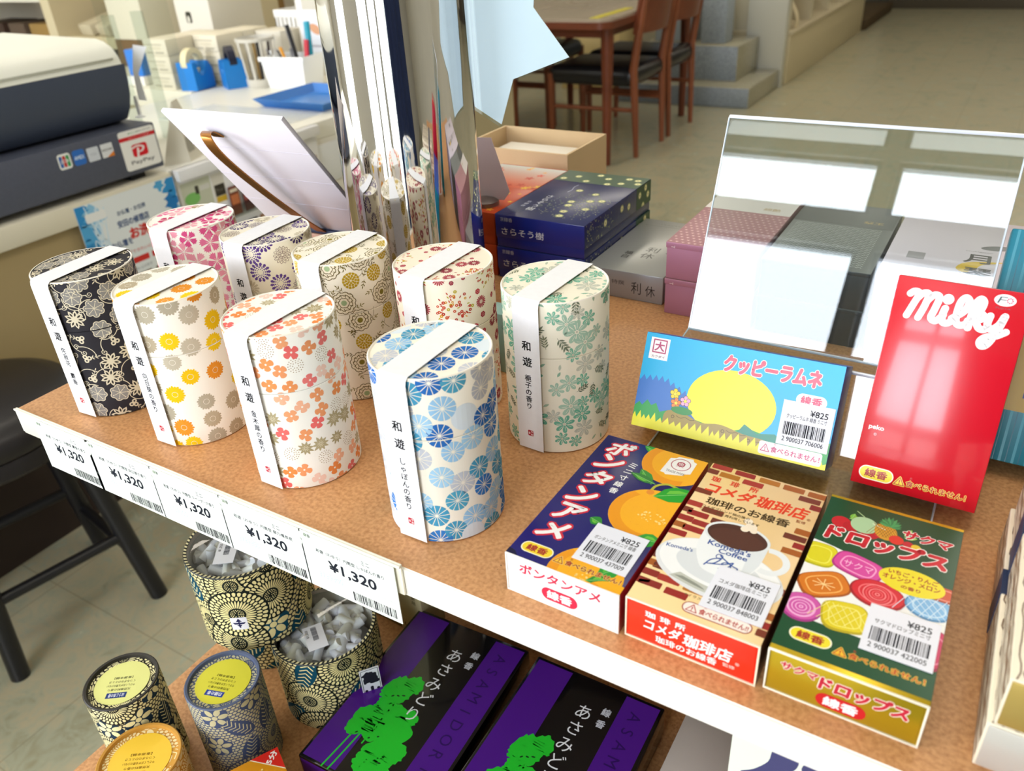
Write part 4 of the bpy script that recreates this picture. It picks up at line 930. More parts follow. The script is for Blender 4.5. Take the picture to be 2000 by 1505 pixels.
# pink note card on a small clip, standing on the orange box
t = thing('note_card', 'pale pink note card in a small metal clip standing on the orange box', 'card', (.178, .378, .0614), radians(15))
f = MB(); f.prism([(-.020, .004), (.018, .004), (.024, .012), (.010, .062), (-.026, .062)], lambda u, v, h: Vector((u, h+.0025-.05*v, v)), -.0002, .0002, mat('#eed9da', .6)); f.build('card', t)
f = MB(); f.lathe([(0, 0), (.013, 0), (.013, .004), (.008, .007), (0, .008)], mat('#8f8682', .3, metal=.8), 24); f.build('clip_base', t)
# open cardboard carton behind
t = thing('cardboard_box', 'open tan cardboard box with a low rim behind the orange box', 'box', (.045, .535, 0))
cb = mat('#dcc096', .75, noise=.06, nscale=8); f = MB(); w_ = .138; d_ = .098; h_ = .068
f.box(0, w_, 0, d_, 0, .002, cb); f.box(0, w_, 0, .003, .002, h_, cb); f.box(0, w_, d_-.003, d_, .002, h_, cb); f.box(0, .003, .003, d_-.003, .002, h_, cb); f.box(w_-.003, w_, .003, d_-.003, .002, h_, cb); f.build('box_wall', t)
lid = thing('packet', 'white packet with a red stripe lying inside the cardboard box', 'packet', (.060, .545, .003)); f = MB(); f.box(0, .11, 0, .075, 0, .05, mat('#efe9de', .5), .002); f.box(.0, .11, -.0003, .0, .040, .044, mat('#c8322c', .5)); f.build('packet_body', lid)
# silver box
top = Cv(gloss); top.stroke(spline([(46, 96), (54, 106), (62, 102), (58, 92)], 5), 1.3, '#6f706c'); top.stroke(spline([(60, 90), (50, 82), (48, 74), (58, 66), (62, 56), (54, 52)], 5), 2.2, '#64655f'); top.vtext('利休', 40, 62, 13, 15, '#474843', .01); top.vtext('福白', 22, 46, 8, 9, '#4a4b46', .02); top.rect(6, 116, 74, 116.5, '#77786f'); top.text('MASTER 香', 38, 122, 34, 3.4, '#8b8c83', 0)
fr = Cv(gloss); fr.text('特撰', 30, 15, 12, 4, '#35363a', .0); fr.text('利', 47, 12, 9, 11, '#23242a', .0); fr.text('休', 60, 11, 9, 10, '#23242a', .0)
box_thing('incense_box', 'flat silver grey box with black brush lettering, right of the blue stack', .2925, .364, .3597, .493, 0, .0256, mat('#a9aba8', .3, metal=.35), None, {'-y': mat('#a2a5ac', .28, metal=.4)}, top, fr, None, .0008, .002)
# pink boxes
def pinkb(z0, label):
    top = Cv(gloss); fr = Cv(gloss)
    top.rect(0, 92, 75, 152, '#d9d2cf'); top.up()
    for i in range(15):
        for j in range(16):
            x, y = 3+i*5+(j % 2)*2.5, 3+j*5.6
            if y > 90: continue
            for a in range(5): lance(top, x, y, a*1.2566, 1.7, .9, '#c89a9d')
            top.up(); top.circ(x, y, .5, '#e9cfc9', 6); top.k -= 1
    top.text('綿艶', 56, 104, 14, 7, '#b39a6a', .01)
    for i, ch in enumerate('TSUYA'): fr.text(ch, 6.2, 27.5-i*5.4, None, 3.2, '#eed7df', .0, rot=-pi/2)
    fr.text('綿艶', 44, 10, 16, 6.5, '#ddb9c6', .01)
    box_thing('incense_box', label, .3694, .4436, .3477, .4995, z0, z0+.0314, mat('#a9797f', .4), 'pink incense boxes', {'-y': mat('#b47d97', .35, metal=.15)}, top, fr, None, .0008, .0262)
pinkb(0, 'dusty pink box lettered TSUYA, lower of its stack of two'); pinkb(.0317, 'dusty pink box lettered TSUYA with floral dotted top, upper of its stack')
def darkb(z0, label):
    top = Cv(gloss)
    for j in range(24):
        for i in range(19):
            top.stroke([(6+3.5*i+1.6*cos(a), 8+j*3.6+1.6*sin(a)) for a in [pi*q/5 for q in range(6)]], .8, '#a9ada9', joint=False)
    top.rect(0, 96, 78, 150, '#4b4e50'); top.text('華玉', 62, 108, 15, 6.5, '#b49a52', .02); fr = Cv(gloss); fr.text('極', 60, 14, 7, 9, '#575a60', 0); fr.text('栴', 66, 14, 5, 9, '#575a60', 0)
    box_thing('incense_box', label, .4455, .5245, .3475, .4985, z0, z0+.0302, mat('#6d7070', .35), 'charcoal incense boxes', {'-y': mat('#33363a', .3)}, top, fr, None, .0008, .0268)
darkb(0, 'charcoal grey box with a wave pattern, lower of its stack of two'); darkb(.0305, 'charcoal grey box with a wave patterned top, upper of its stack of two')
def lilac(x0, x1, z0, label, moon):
    top = Cv(gloss)
    if moon:
        top.poly(spline([(48, 34), (52, 46), (62, 52), (76, 56), (84, 60), (74, 53), (64, 46), (60, 36), (54, 28)], 4, True), '#dcb62a'); top.up()
        top.text('月', 60, 57, 17, 17, '#4a4748', .02); top.text('琴', 62, 30, 17, 17, '#4a4748', .02); top.text('tsukigoto', 60, 72, 18, 2.6, '#77747a', 0); top.poly(ell(72, 84, 12, 5, 20, .3), '#6d6a70'); top.rect(14, 42, 26, 56, '#9d989e')
    else: top.text('雅', 50, 90, 22, 22, '#565055', .02); top.stroke(spline([(4, 30), (30, 36), (60, 28), (80, 34)], 5), .4, '#a39ca6')
    box_thing('incense_box', label, x0, x1, .3485, .492, z0, z0+.0302, mat('#d3c8d3', .4), None, {'-y': mat('#a9a0c0', .35)}, top, None, None, .0008, .0268)
lilac(.527, .6145, 0, 'pale lilac box under another lilac box behind the clear stand', False); lilac(.527, .6145, .0305, 'pale lilac box with black brush characters and a yellow brush stroke', True)
lilac(.617, .700, 0, 'pale lilac grey box, bottom at the far right of the back row', False); lilac(.617, .700, .0305, 'pale lilac grey box with a dark character, top at the far right', False)
# teal box with gold frame leaning behind the red carton
c = Cv(gloss)
for i in range(0, 12): c.rect(i*6.4, 0, i*6.4+.5, 150, '#12667c'); c.rect(i*6.4+3, 0, i*6.4+4.4, 150, '#2a93a8')
c.up(); c.rect(18, 30, 75, 118, '#b4952c'); c.up(); c.rect(26, 38, 75, 112, '#1a2f6e'); c.up(); c.stroke([(80, 44), (34, 44), (34, 106), (80, 106)], .9, '#c9ae4c')
mw_ = leanmw(.601, .2225, .0105, 0, radians(22), 0, .028)
t = thing('teal_box', 'teal ribbed box with a gold framed navy panel, leaning behind the red carton', 'box', mw=mw_)
f = MB(); f.box(0, .076, 0, .13, 0, .028, gloss('#1d8096'), .0008); c.emit(f, plane((0, 0, .028), (1, 0, 0), (0, 1, 0)), [(.3, .3), (75.6, .3), (75.6, 129.6), (.3, 129.6)]); f.build('box_body', t)
# wood grained boxes, far right
def grain(L, H, seed, n):
    r = random.Random(seed); c = Cv(gloss)
    for i in range(n):
        y = H*(i+.5)/n+r.uniform(-.3, .3)*H/n; wd = r.choice((.35, .5, .9, 1.5))*H/n*.45
        P = [(u, y+.22*H/n*sin(u*.35+seed+i)+.18*H/n*sin(u*1.1+i*2)) for u in [L*q/34 for q in range(35)]]; c.stroke(P, wd, r.choice(['#6b5240', '#7c624d', '#8a7058']), joint=False)
    return c
def woodbox(z0, x0, label, frontc, metal, nav):
    t = thing('wood_grain_box', label, 'box', (x0, .0165, z0)); W, L, H = .10, .142, .0252; f = MB(); CRM = mat('#eadfc6', .5)
    f.box(0, W, 0, L, 0, H, CRM, .0006); grain(142, 25.2, 3, 9).emit(f, plane((0, L, 0), (0, -1, 0), (0, 0, 1)), [(.3, .3), (141.7, .3), (141.7, 24.9), (.3, 24.9)])
    grain(142, 100, 8, 26).emit(f, plane((W, 0, H), (0, 1, 0), (-1, 0, 0)), [(.3, .3), (141.7, .3), (141.7, 99.7), (.3, 99.7)]); f.build('box_sleeve', t)
    f = MB(); f.box(.001, W-.001, -.0006, .0003, .001, H-.001, mat(frontc, .3, metal=metal), .0004); f.build('end_panel', t)
    f = MB(); f.box(-.0004, W+.0004, nav, nav+.017, -.0, H+.0004, mat('#20304f', .5)); f.build('paper_belt', t)
woodbox(0, .6305, 'wood grain patterned box with a silver end, lower one at the right edge', '#c9c6be', .3, .075)
woodbox(.0256, .6325, 'wood grain patterned box with a gold end, upper one at the right edge', '#b59d55', .45, .088)
# pale turquoise card box between the red daisy tin and the green tin
t = thing('turquoise_box', 'small pale turquoise box standing between the red daisy tin and the green tin', 'box', (.283, .203, 0)); f = MB(); f.box(0, .022, 0, .018, 0, .048, gloss('#9fc8c4'), .0006); c = Cv(); c.text('し', 19.5, 38, 1.6, 3, '#4a5a5a', 0); c.emit(f, plane((0, 0, 0), (1, 0, 0), (0, 0, 1))); f.build('box_body', t)
# ================================================================== reading stand seen from behind
t = thing('reading_stand', 'white slanted reading stand with a brass spring arm, seen from behind', 'stand', (0, 0, 0))
mw_ = leanmw(-.011, .287, .046, .055, -.645, 0, .004); pw = .150; ph = .160
f = MB(); m_p = mat('#ebe7ef', .55, noise=.03, nscale=14); xf = mw_
f.box(0, .128, 0, ph, 0, .004, m_p, .0006, 2, None, xf)
for v in (.045, .082, .12): f.box(.0, .128, v, v+.0004, .0039, .00415, mat('#d5d0dc', .6), 0, 1, None, xf)
f.build('rest_panel', t)
f = MB(); gold = mat('#a06c34', .3, metal=.85)
path = spline([(.066, .004, .006), (.063, .03, .011), (.058, .07, .016), (.053, .11, .019), (.050, .135, .019), (.046, .147, .014), (.041, .143, .0065), (.044, .135, .0045)], 6)
vs = []; hw = .0056
for i, p in enumerate(path): vs += [xf @ Vector((p[0]-hw, p[1], p[2])), xf @ Vector((p[0]+hw, p[1], p[2])), xf @ Vector((p[0]+hw, p[1], p[2]+.0012)), xf @ Vector((p[0]-hw, p[1], p[2]+.0012))]
fs = []
for i in range(len(path)-1):
    for a in range(4): b = (a+1) % 4; fs.append((i*4+a, i*4+b, (i+1)*4+b, (i+1)*4+a))
fs += [(3, 2, 1, 0), tuple((len(path)-1)*4+a for a in range(4))]; f.raw(vs, fs, gold, True); f.build('brass_arm', t)
rot = Matrix.Translation((-.012, .281, 0)) @ Matrix.Rotation(.055, 4, 'Z'); f = MB(); pk = mat('#d9a58a', .5, noise=.12, nscale=25)
f.box(0, .13, 0, .055, 0, .046, pk, .002, 2, None, rot)
for i in range(26): f.box(.004+i*.0048, .0056+i*.0048, -.0003, .0002, .0405, .0415, mat('#3d2a2a', .5), 0, 1, None, rot)
f.build('base_block', t)
f = MB(); f.box(-.001, .131, -.001, .056, .0462, .0515, mat('#26304f', .6), .002, 2, None, rot); f.build('navy_pad', t)
# ================================================================== star shaped card in a clear sleeve on the column
t = thing('star_card', 'white star shaped card in a clear sleeve fixed to the steel column', 'sign card', (0, 0, 0))
star = [(.2365, .275), (.237, .246), (.2375, .205), (.2395, .172), (.262, .160), (.274, .193), (.319, .209), (.2925, .241), (.297, .275), (.325, .300), (.285, .312), (.268, .345), (.250, .315)]
mid = (.27, .24); f = MB(); f.prism([(mid[0]+(u-mid[0])*.975, mid[1]+(v-mid[1])*.975) for u, v in star], lambda u, v, h: Vector((u, .280+h+.06*(u-.237), v)), -.0003, .0003, mat('#eef0fb', .5)); f.build('paper_star', t)
f = MB(); f.prism(star, lambda u, v, h: Vector((u, .280+h+.06*(u-.237), v)), -.0014, -.0006, acrylic(f0=.05)); f.build('clear_sleeve', t)
# ================================================================== goods on the lower board
def mum(c, x, y, R, cell, dark, r):
    c.circ(x, y, R*1.03, dark, 40); c.up()
    n0 = 7
    for k in range(4):
        rr = R*(.04+.055*k); m = max(1, 6*k)
        for i in range(m): a = 2*pi*i/m+k; c.circ(x+rr*cos(a), y+rr*sin(a), R*.020, cell, 6)
    rows = ((.28, .62, 34), (.62, .80, 34), (.80, .98, 34))
    for j, (a0, a1, n) in enumerate(rows):
        for i in range(n):
            a = 2*pi*(i+.5*(j % 2))/n; wd = 2*pi*R*(a0+a1)/2/n*.74; petal(c, x, y, a, R*a0+.15, R*a1-.12, wd, cell, .95, .55)
    c.up()
def kata(W, H, seed, cell, dark, teal, sc_=1.0):
    c = Cv(); r = random.Random(seed); d = 2.3*sc_
    ny = int(H/(d*.8))+2; nx = int(W/d)
    for j in range(ny):
        for i in range(nx):
            x = (i+.5*(j % 2))*W/nx-W/2; y = j*d*.8-1; c.cx(ell(x, y, d*.42, d*.34, 10), cell)
    c.up()
    for x, y in scatter(W, H, 14.5*sc_, seed+5):
        q = r.random()
        if q < .2:
            P = scallop(x, y, 7.5*sc_, 6, r.random(), .3); c.poly(P, teal); c.up()
            for i in range(6): a = i*1.047+r.random()*.2; c.cx(ell(x+4.2*sc_*cos(a), y+4.2*sc_*sin(a), 2.5*sc_, 1.55*sc_, 12, a), cell)
            c.circ(x, y, 1.5*sc_, cell, 10)
        elif q < .38:
            a = r.random()*6.28; c.cx(ell(x, y, 9*sc_, 4.6*sc_, 24, a), teal); c.up()
            for i in range(7):
                t = (i-3)*2.3*sc_
                for sg in (-1, 1): c.stroke([(x+t*cos(a), y+t*sin(a)), (x+t*cos(a)+3.4*sc_*cos(a+sg*.9), y+t*sin(a)+3.4*sc_*sin(a+sg*.9))], .5*sc_, cell, joint=False)
        else: mum(c, x, y, r.uniform(10.5, 12.5)*sc_, cell, dark, r)
        c.up()
    return c
def label_can(loc, R, H, cell, dark, teal, lab, tcol, seed, label, rz, plate, ptxt):
    t = thing('incense_canister', label, 'canister', (*loc, LZ), radians(rz), 'small patterned canisters on the lower shelf'); p = mat(dark, .5); n = 72; f = MB()
    f.lathe([(0, .0003), (R-.0006, .0003), (R, .001), (R, H*.62), (R-.0003, H*.622), (R, H*.625), (R, H-.0006), (R-.0007, H), (R-.0024, H-.0004), (R-.0030, H-.0030), (0, H-.0030)], p, n)
    c = kata(2*pi*R*1000, H*1000, seed, cell, dark, teal, 1.5); c.emit_cyl(f, R, n, 0, 1, H*1000-.7)
    c2 = Cv(); c2.add(kata(70, 70, seed+2, cell, dark, teal, 1.5), 0, -35); c2.emit(f, plane((0, 0, H-.0030), (1, 0, 0), (0, 1, 0)), ell(0, 0, R*1000-3.1, n=40)); f.build('canister_body', t)
    f = MB(); rr = R*.74; f.lathe([(rr, H-.0029), (rr, H-.0024), (0, H-.0024)], mat(lab, .5), 48); c = Cv()
    for i, (yy, ww) in enumerate(((6.5, 24), (2.9, 30), (-.7, 28), (-4.3, 20))): c.text(('天然香料の香り', 'やさしく広がる煙の少ない', 'くつろぎのひととき', '【香源本舗】')[i], 0, yy, ww*R/.028*.72, 2.1, tcol, .005)
    c.rect(-7, 9.4, 8, 14.2, plate); c.up(); c.text(ptxt, .5, 11.8, 11.6, 3.2, '#e9ecf4', .02); c.emit(f, plane((0, 0, H-.0024), (1, 0, 0), (0, 1, 0)), ell(0, 0, rr*1000-.4, n=32)); f.build('round_label', t)
    return t
label_can((.1009, -.0494), .0272, .0926, '#eee6b4', '#2b2824', '#24384a', '#dfe08a', '#4a4a36', 21, 'small black and cream patterned canister with a pale yellow label, at the shelf edge', 215, '#2d3f7c', 'ほうじ茶の香')
label_can((.1654, -.0090), .0281, .0882, '#c9c39c', '#55607c', '#4a5676', '#dcd63a', '#4a4a20', 31, 'small slate blue patterned canister with a bright yellow label', 198, '#33479a', '白檀の香')
label_can((.150, -.0785), .0295, .0700, '#f0dfae', '#c8923a', '#d3a14a', '#f2c637', '#6a4a10', 41, 'small golden patterned canister with a yellow label, nearest the bottom of the view', 215, '#d07a3a', '薔薇の香')
def big_can(x, y, z, label, seed, crest, rz):
    R, H = .0438, .0776
    t = thing('candle_canister', label, 'canister', (x, y, z), radians(rz), 'large clear topped canisters'); n = 96; dark = '#1d231f'; p = mat(dark, .5); f = MB()
    f.lathe([(0, .0003), (R-.0006, .0003), (R, .001), (R, H-.0008), (R-.0007, H), (R-.0030, H-.0003), (R-.0034, H-.006), (R-.0034, .004), (0, .004)], p, n, fm=[p]*5+[mat('#d9d4cc', .6)]*3)
    c = kata(2*pi*R*1000, H*1000, seed, '#efe2a4', '#1a211d', '#12485c', 2.0); c.emit_cyl(f, R, n, 0, .8, H*1000-.8)
    for i in range(70): a = 2*pi*i/70; f.face([((R-.0006)*cos(a), (R-.0006)*sin(a), H+.0001), ((R-.0006)*cos(a+.045), (R-.0006)*sin(a+.045), H+.0001), ((R-.0028)*cos(a+.075), (R-.0028)*sin(a+.075), H+.0001), ((R-.0028)*cos(a+.03), (R-.0028)*sin(a+.03), H+.0001)], mat('#e3d9a8', .5))
    f.build('canister_body', t)
    f = MB(); rr = R-.0036; f.lathe([(rr, H-.0045), (rr, H-.0035), (rr-.002, H-.003), (0, H-.003)], acrylic(f0=.05), 64); f.build('clear_lid', t)
    r = random.Random(seed); f = MB(); wx = [mat('#eeebf0', .4), mat('#e6e2ea', .4), mat('#f1ece6', .4)]
    for i in range(120):
        q = (R-.010)*sqrt(r.random()); a = r.random()*6.28; z_ = .056+.013*r.random() if i > 25 else .036+.014*r.random(); d = Vector((r.uniform(-1, 1), r.uniform(-1, 1), r.uniform(-.5, .5))).normalized(); L = r.uniform(.006, .009); ctr = Vector((q*cos(a), q*sin(a), z_))
        f.tube([ctr-d*L, ctr+d*L], r.uniform(.0034, .0044), r.choice(wx), 10)
    f.lathe([(rr-.001, .0042), (rr-.001, .040), (0, .044)], wx[0], 32)
    o = f.build('candle_stubs', t); o['kind'] = 'stuff'
    f = MB(); c = Cv(); f.box(-.017, .010, -.008, .008, H-.0029, H-.0025, mat('#eef0f5', .45), 0, 1, None, Matrix.Translation((-.004, -.010, 0)) @ Matrix.Rotation(2.2, 4, 'Z')); c.text('¥1,050', 0, 3, 9, 2.6, '#33353d', .01); c.barcode(-9, 6, -5, -.5, seed=3); c.emit(f, lambda u, v, h: Matrix.Translation((-.007, -.010, H-.0025)) @ Matrix.Rotation(2.2, 4, 'Z') @ Vector((u, v, h))); f.build('price_sticker', t)
    if crest:
        f = MB(); c = Cv(); a = atan2(-.9, .42)-radians(rz)+crest; c.poly(rrect(-6.5, 24, 6.5, 37, 1.2), '#eceaf2'); c.up()
        c.poly([(0, 36), (-2.4, 32.4), (2.4, 32.4)], '#2a2a55'); c.poly([(-5.2, 31.6), (5.2, 31.6), (3.8, 29.8), (-3.8, 29.8)], '#2a2a55'); c.poly([(-2.2, 29.2), (2.2, 29.2), (0, 26.6)], '#2a2a55'); c.rect(-.6, 26, .6, 33, '#2a2a55'); c.emit_cyl(f, R+.0003, n, a, 1, 70); f.build('crest_label', t)
    return t
big_can(.1872, .0764, LZ, 'large patterned canister with a clear lid over candle stubs, right of the stack', 61, 0, 20)
big_can(.0925, .0950, LZ, 'large patterned canister with a clear lid, left and behind in the stack', 62, 0, 75)
big_can(.1290, .0620, LZ+.0780, 'large patterned canister with a clear lid and crest label, on top of the stack', 63, .15, 0)
# small name tag leaning against the right canister
t = thing('name_tag', 'small white tag with a black brush character beside the large canister', 'tag', (.2345, .062, LZ), radians(52)); f = MB(); f.box(0, .016, -.0004, .0004, 0, .060, mat('#e4e2ec', .5)); c = Cv(); c.vtext('亀山', 8, 57, 14, 17, '#23222e', .05); c.stroke([(1, 1), (15, 1), (15, 59), (1, 59)], .5, '#3a3944', closed=True, joint=False); c.emit(f, plane((0, -.0004, 0), (1, 0, 0), (0, 0, 1))); f.build('tag_card', t)
# purple and black incense boxes with green trees
def asami(x, y, rz, label):
    W, L, H = .1129, .165, .035; c = Cv(gloss); K = '#0c0c10'; PU = '#4b1486'
    c.rect(2.6, 2.6, 34, 162, PU); c.rect(82, 2.6, 110, 162, PU); c.up()
    r = random.Random(8); GRN = '#22c42e'
    def blob(x_, y_, R): c.poly([(x_+R*(1+r.uniform(-.16, .12))*cos(a), y_+R*(1+r.uniform(-.16, .12))*sin(a)) for a in [2*pi*i/30 for i in range(30)]], GRN)
    for x_, y_, R in ((36, 84, 13), (44, 92, 9), (30, 78, 8), (30, 50, 13), (44, 58, 15), (54, 50, 14), (40, 46, 12), (58, 64, 8), (24, 40, 8), (56, 28, 15), (66, 34, 9), (50, 18, 10), (62, 18, 9), (34, 66, 9)): blob(x_, y_, R)
    for a, b in (((22, 0), (26, 38)), ((28, 0), (32, 42)), ((46, 0), (50, 20)), ((38, 30), (40, 80)), ((60, 0), (56, 22))): c.stroke([a, b], 1.3, GRN)
    c.up()
    for x_, y_ in ((38, 78), (34, 76), (42, 80), (40, 36), (46, 40), (60, 22), (28, 36)): c.cx(ell(x_, y_, r.uniform(1, 2), .7, 8, r.random()), '#0d3a18')
    c.vtext('あさみどり', 58, 140, 14.5, 16, '#e8ebee', .0, ); c.vtext('線香', 74, 144, 7.5, 11.5, '#c6cad2', .03)
    for i, ch in enumerate('ASAMIDORI'): c.text(ch, 95, 146-i*14.2, None, 9.4, '#2c0b5c', .0, rot=-pi/2)
    t = thing('incense_box', label, 'box', (x, y, LZ), rz, 'purple and black incense boxes with green trees'); f = MB(); G_ = mat('#0c0c10', .12, spec=.6, coat=.5)
    fr = Cv(gloss); fr.rect(2, 0, 34, 33, PU); fr.rect(82, 0, 111, 33, PU)
    f.box(0, W, 0, L, .006, H, G_, .0012); c.emit(f, plane((0, 0, H), (1, 0, 0), (0, 1, 0)), [(.5, .5), (112.4, .5), (112.4, 164.5), (.5, 164.5)]); fr.emit(f, plane((0, 0, 0), (1, 0, 0), (0, 0, 1)), [(1, 7.5), (112, 7.5), (112, 33.5), (1, 33.5)]); f.build('box_lid', t)
    f = MB(); f.box(.001, W-.001, .001, L-.001, 0, .007, G_, .0008); f.build('box_base', t)
asami(.2270, -.0060, .04, 'purple and black box with green trees, left of the two on the lower shelf')
asami(.3440, -.0020, .01, 'purple and black box with green trees, right of the two on the lower shelf')
# orange carton corner with a red 5 minute flash and green grapes
t = thing('incense_carton', 'orange carton with a red corner flash and green grapes at the bottom edge', 'box', (.2115, -.0105, LZ), radians(-118)); f = MB(); OW, OL, OH = 100, 70, 40; f.box(0, .1, 0, .07, 0, .04, gloss('#f0a31c'), .0008); c = Cv(gloss)
r = random.Random(2)
for _ in range(40): c.circ(100*r.random(), 70*r.random(), r.uniform(.5, 1.0), '#fbe08a', 8)
c.up(); c.cx([(0, 0), (21, 0), (0, 21)], '#d8281e'); c.stroke([(21.6, 0), (0, 21.6)], .8, '#f6e6c8', joint=False); c.up(); c.text('5分', 6.6, 6.6, 11, 5, '#fbf3ee', .04, rot=-pi/4+pi/2+pi)
for _ in range(26): x_, y_ = 6+16*r.random(), 36+14*r.random(); c.circ(x_, y_, 2.6, '#9cc62c', 14); c.up(); c.circ(x_-.5, y_+.6, .8, '#d5ea8a', 8); c.up()
c.text('さ', 30, 20, 14, 14, '#fbf6ee', .05, rot=pi*.68, out='#3a3a6a', ob=.04); c.emit(f, plane((0, 0, .04), (1, 0, 0), (0, 1, 0)), [(.3, .3), (99.7, .3), (99.7, 69.7), (.3, 69.7)]); f.build('carton_sleeve', t)
# things deeper under the upper board
t = thing('cream_box', 'cream box with brown lettering standing deep under the upper board', 'box', (.150, .160, LZ), radians(-3)); f = MB(); f.box(0, .075, 0, .03, 0, .15, mat('#d9d0a0', .5), .001); c = Cv(); c.rect(6, 0, 46, 42, '#8f7a48'); c.up(); c.text('香源線香', 30, 46, 24, 5, '#5a4a28', .02); c.vtext('天然香木使用', 66, 74, 5, 6, '#5a4a28', .01); c.text('すがすがしい', 38, 8, 60, 4, '#5a4a28', .02); c.emit(f, plane((0, 0, 0), (1, 0, 0), (0, 0, 1)), [(.5, .5), (74.5, .5), (74.5, 149), (.5, 149)]); f.build('box_body', t)
t = thing('black_jar', 'glossy black round jar in the shade under the upper board', 'jar', (.300, .230, LZ)); f = MB(); f.lathe([(0, 0), (.036, 0), (.045, .012), (.045, .085), (.038, .100), (.030, .103), (.030, .112), (0, .114)], mat('#0f0d12', .15, coat=.6), 48); f.build('jar_body', t)
t = thing('grey_box', 'small pale grey box lying on the lower shelf beneath the flat cartons', 'box', (.470, .085, LZ)); f = MB(); f.box(0, .055, 0, .09, 0, .03, mat('#b9b0a6', .5), .0008); f.build('box_body', t)
t = thing('pink_box', 'pale pink box standing under the shelf behind the white card', 'box', (.535, .075, LZ)); f = MB(); f.box(0, .06, 0, .04, 0, .16, mat('#d8aebb', .5), .0008); f.build('box_body', t)
t = thing('brush_card', 'white card with bold dark purple brush strokes under the shelf edge', 'card', (.5375, .022, LZ)); f = MB(); f.box(0, .16, -.0004, .0004, 0, .235, mat('#e3ebdc', .5)); c = Cv()
c.poly(spline([(20, 232), (18, 222), (12, 212), (6, 206), (16, 209), (26, 217), (31, 226), (30, 233)], 4, True), '#4a4a72'); c.poly(ell(40, 227, 7, 7, 18), '#4a4a72'); c.poly(spline([(66, 226), (62, 214), (52, 202), (36, 190), (24, 184), (40, 198), (50, 210), (56, 222)], 4, True), '#4a4a72'); c.poly([(70, 222), (76, 222), (92, 180), (82, 184)], '#4a4a72'); c.poly([(76, 216), (92, 218), (80, 210)], '#4a4a72'); c.emit(f, plane((0, -.0004, 0), (1, 0, 0), (0, 0, 1)), [(.3, .3), (159, .3), (159, 234), (.3, 234)]); f.build('card', t)
# ================================================================== stool and register counter, left
BLK = mat('#17171a', .35); LEA = mat('#1d1a1c', .38, bump=.15, nscale=300)
t = thing('stool', 'black round padded stool standing on the floor left of the display shelf', 'stool', (-.835, .262, FZ))
f = MB(); R = .172; f.lathe([(0, .395), (R-.012, .395), (R, .405), (R, .428), (R-.003, .432)], LEA, 64); f.build('seat_frame', t)
f = MB(); f.lathe([(R-.003, .433), (R+.004, .440), (R+.006, .458), (R-.004, .476), (R-.035, .488), (0, .494)], LEA, 64); f.build('seat', t)
LG = [(.150, .123), (.095, -.137), (-.105, .168), (-.165, -.100)]
for x_, y_ in LG: f = MB(); f.tube([(x_, y_, 0), (x_*.72, y_*.72, .40)], [.0165, .0185], BLK, 16); f.build('leg', t)
for a, b, h in ((0, 1, .16), (1, 3, .11), (3, 2, .16), (2, 0, .11)):
    f = MB(); k = 1-.28*h/.4; f.tube([(LG[a][0]*k, LG[a][1]*k, h), (LG[b][0]*k, LG[b][1]*k, h)], .0105, BLK, 12); f.build('stretcher', t)
# register counter (front face at x = -1.02)
CTZ = -.165; CRM = mat('#e6e0cc', .5); BEI = mat('#a8946a', .6); BEI2 = mat('#9a9078', .6)
cn = thing('register_counter', 'long low register counter with cream top edge and beige front', 'counter', (0, 0, 0))
f = MB(); f.box(-1.75, -1.005, -.7, .895, CTZ-.045, CTZ, CRM, .003); f.box(-1.75, -1.02, .8955, 1.85, CTZ-.045, CTZ, mat('#eeece2', .4), .003); f.build('counter_top', cn)
f = MB(); f.box(-1.70, -1.022, -.7, .955, -.60, CTZ-.045, BEI); f.box(-1.70, -1.022, .955, 1.84, FZ, CTZ-.045, mat('#e4e0d4', .5)); f.build('front_panel', cn)
f = MB(); f.box(-1.68, -1.028, -.7, .955, FZ, -.60, mat('#2e221d', .5)); f.build('kick_panel', cn)
f = MB(); f.box(-1.022, -1.016, 1.27, 1.83, -.33, -.225, mat('#dfe0de', .4), .002); f.build('drawer_front', cn)
# two tone label printer on the counter
GRY = mat('#565b6c', .5, noise=.08, nscale=200); DRK = mat('#444d60', .42); CRE = mat('#eeefe4', .45)
pr = thing('register_printer', 'large grey register with a rounded cream and dark blue grey hood on the counter', 'printer', (0, 0, 0))
f = MB(); f.box(-1.42, -1.012, -.2, .892, -.150, -.055, GRY, .004); f.build('base_unit', pr)
f = MB()
for x_, y_ in ((-1.05, .835), (-1.38, .835), (-1.05, -.1), (-1.38, -.1)): f.box(x_-.018, x_+.018, y_-.018, y_+.018, CTZ, -.149, mat('#101012', .6), .002)
f.build('foot', pr)
prof = [(-1.42, -.055), (-1.09, -.0545), (-1.062, -.046), (-1.042, -.022), (-1.030, .005), (-1.024, .035), (-1.0215, .062), (-1.0215, .0665)]
prof2 = [(-1.0215, .067), (-1.026, .081), (-1.038, .097), (-1.060, .109), (-1.085, .114), (-1.42, .120)]
def ext(prof, y0, y1, mt, nm, close=None, par=pr):
    P = list(prof)+(close or []); f = MB(); n = len(P)
    f.prism(P if sum(P[i][0]*P[(i+1) % n][1]-P[(i+1) % n][0]*P[i][1] for i in range(n)) > 0 else P[::-1], lambda u, v, h: Vector((u, h, v)), y0, y1, mt, None, True); o = f.build(nm, par, 35); return o
ext(prof, -.2, .868, DRK, 'hood_body', [(-1.42, .0665)])
ext(prof2, -.2, .862, CRE, 'hood_lid', [(-1.42, .067)])
f = MB(); f.box(-1.0225, -1.0195, .56, .845, .0775, .0815, mat('#b9bbae', .5), .0005); f.build('lid_slot', pr)
c = Cv(gloss)
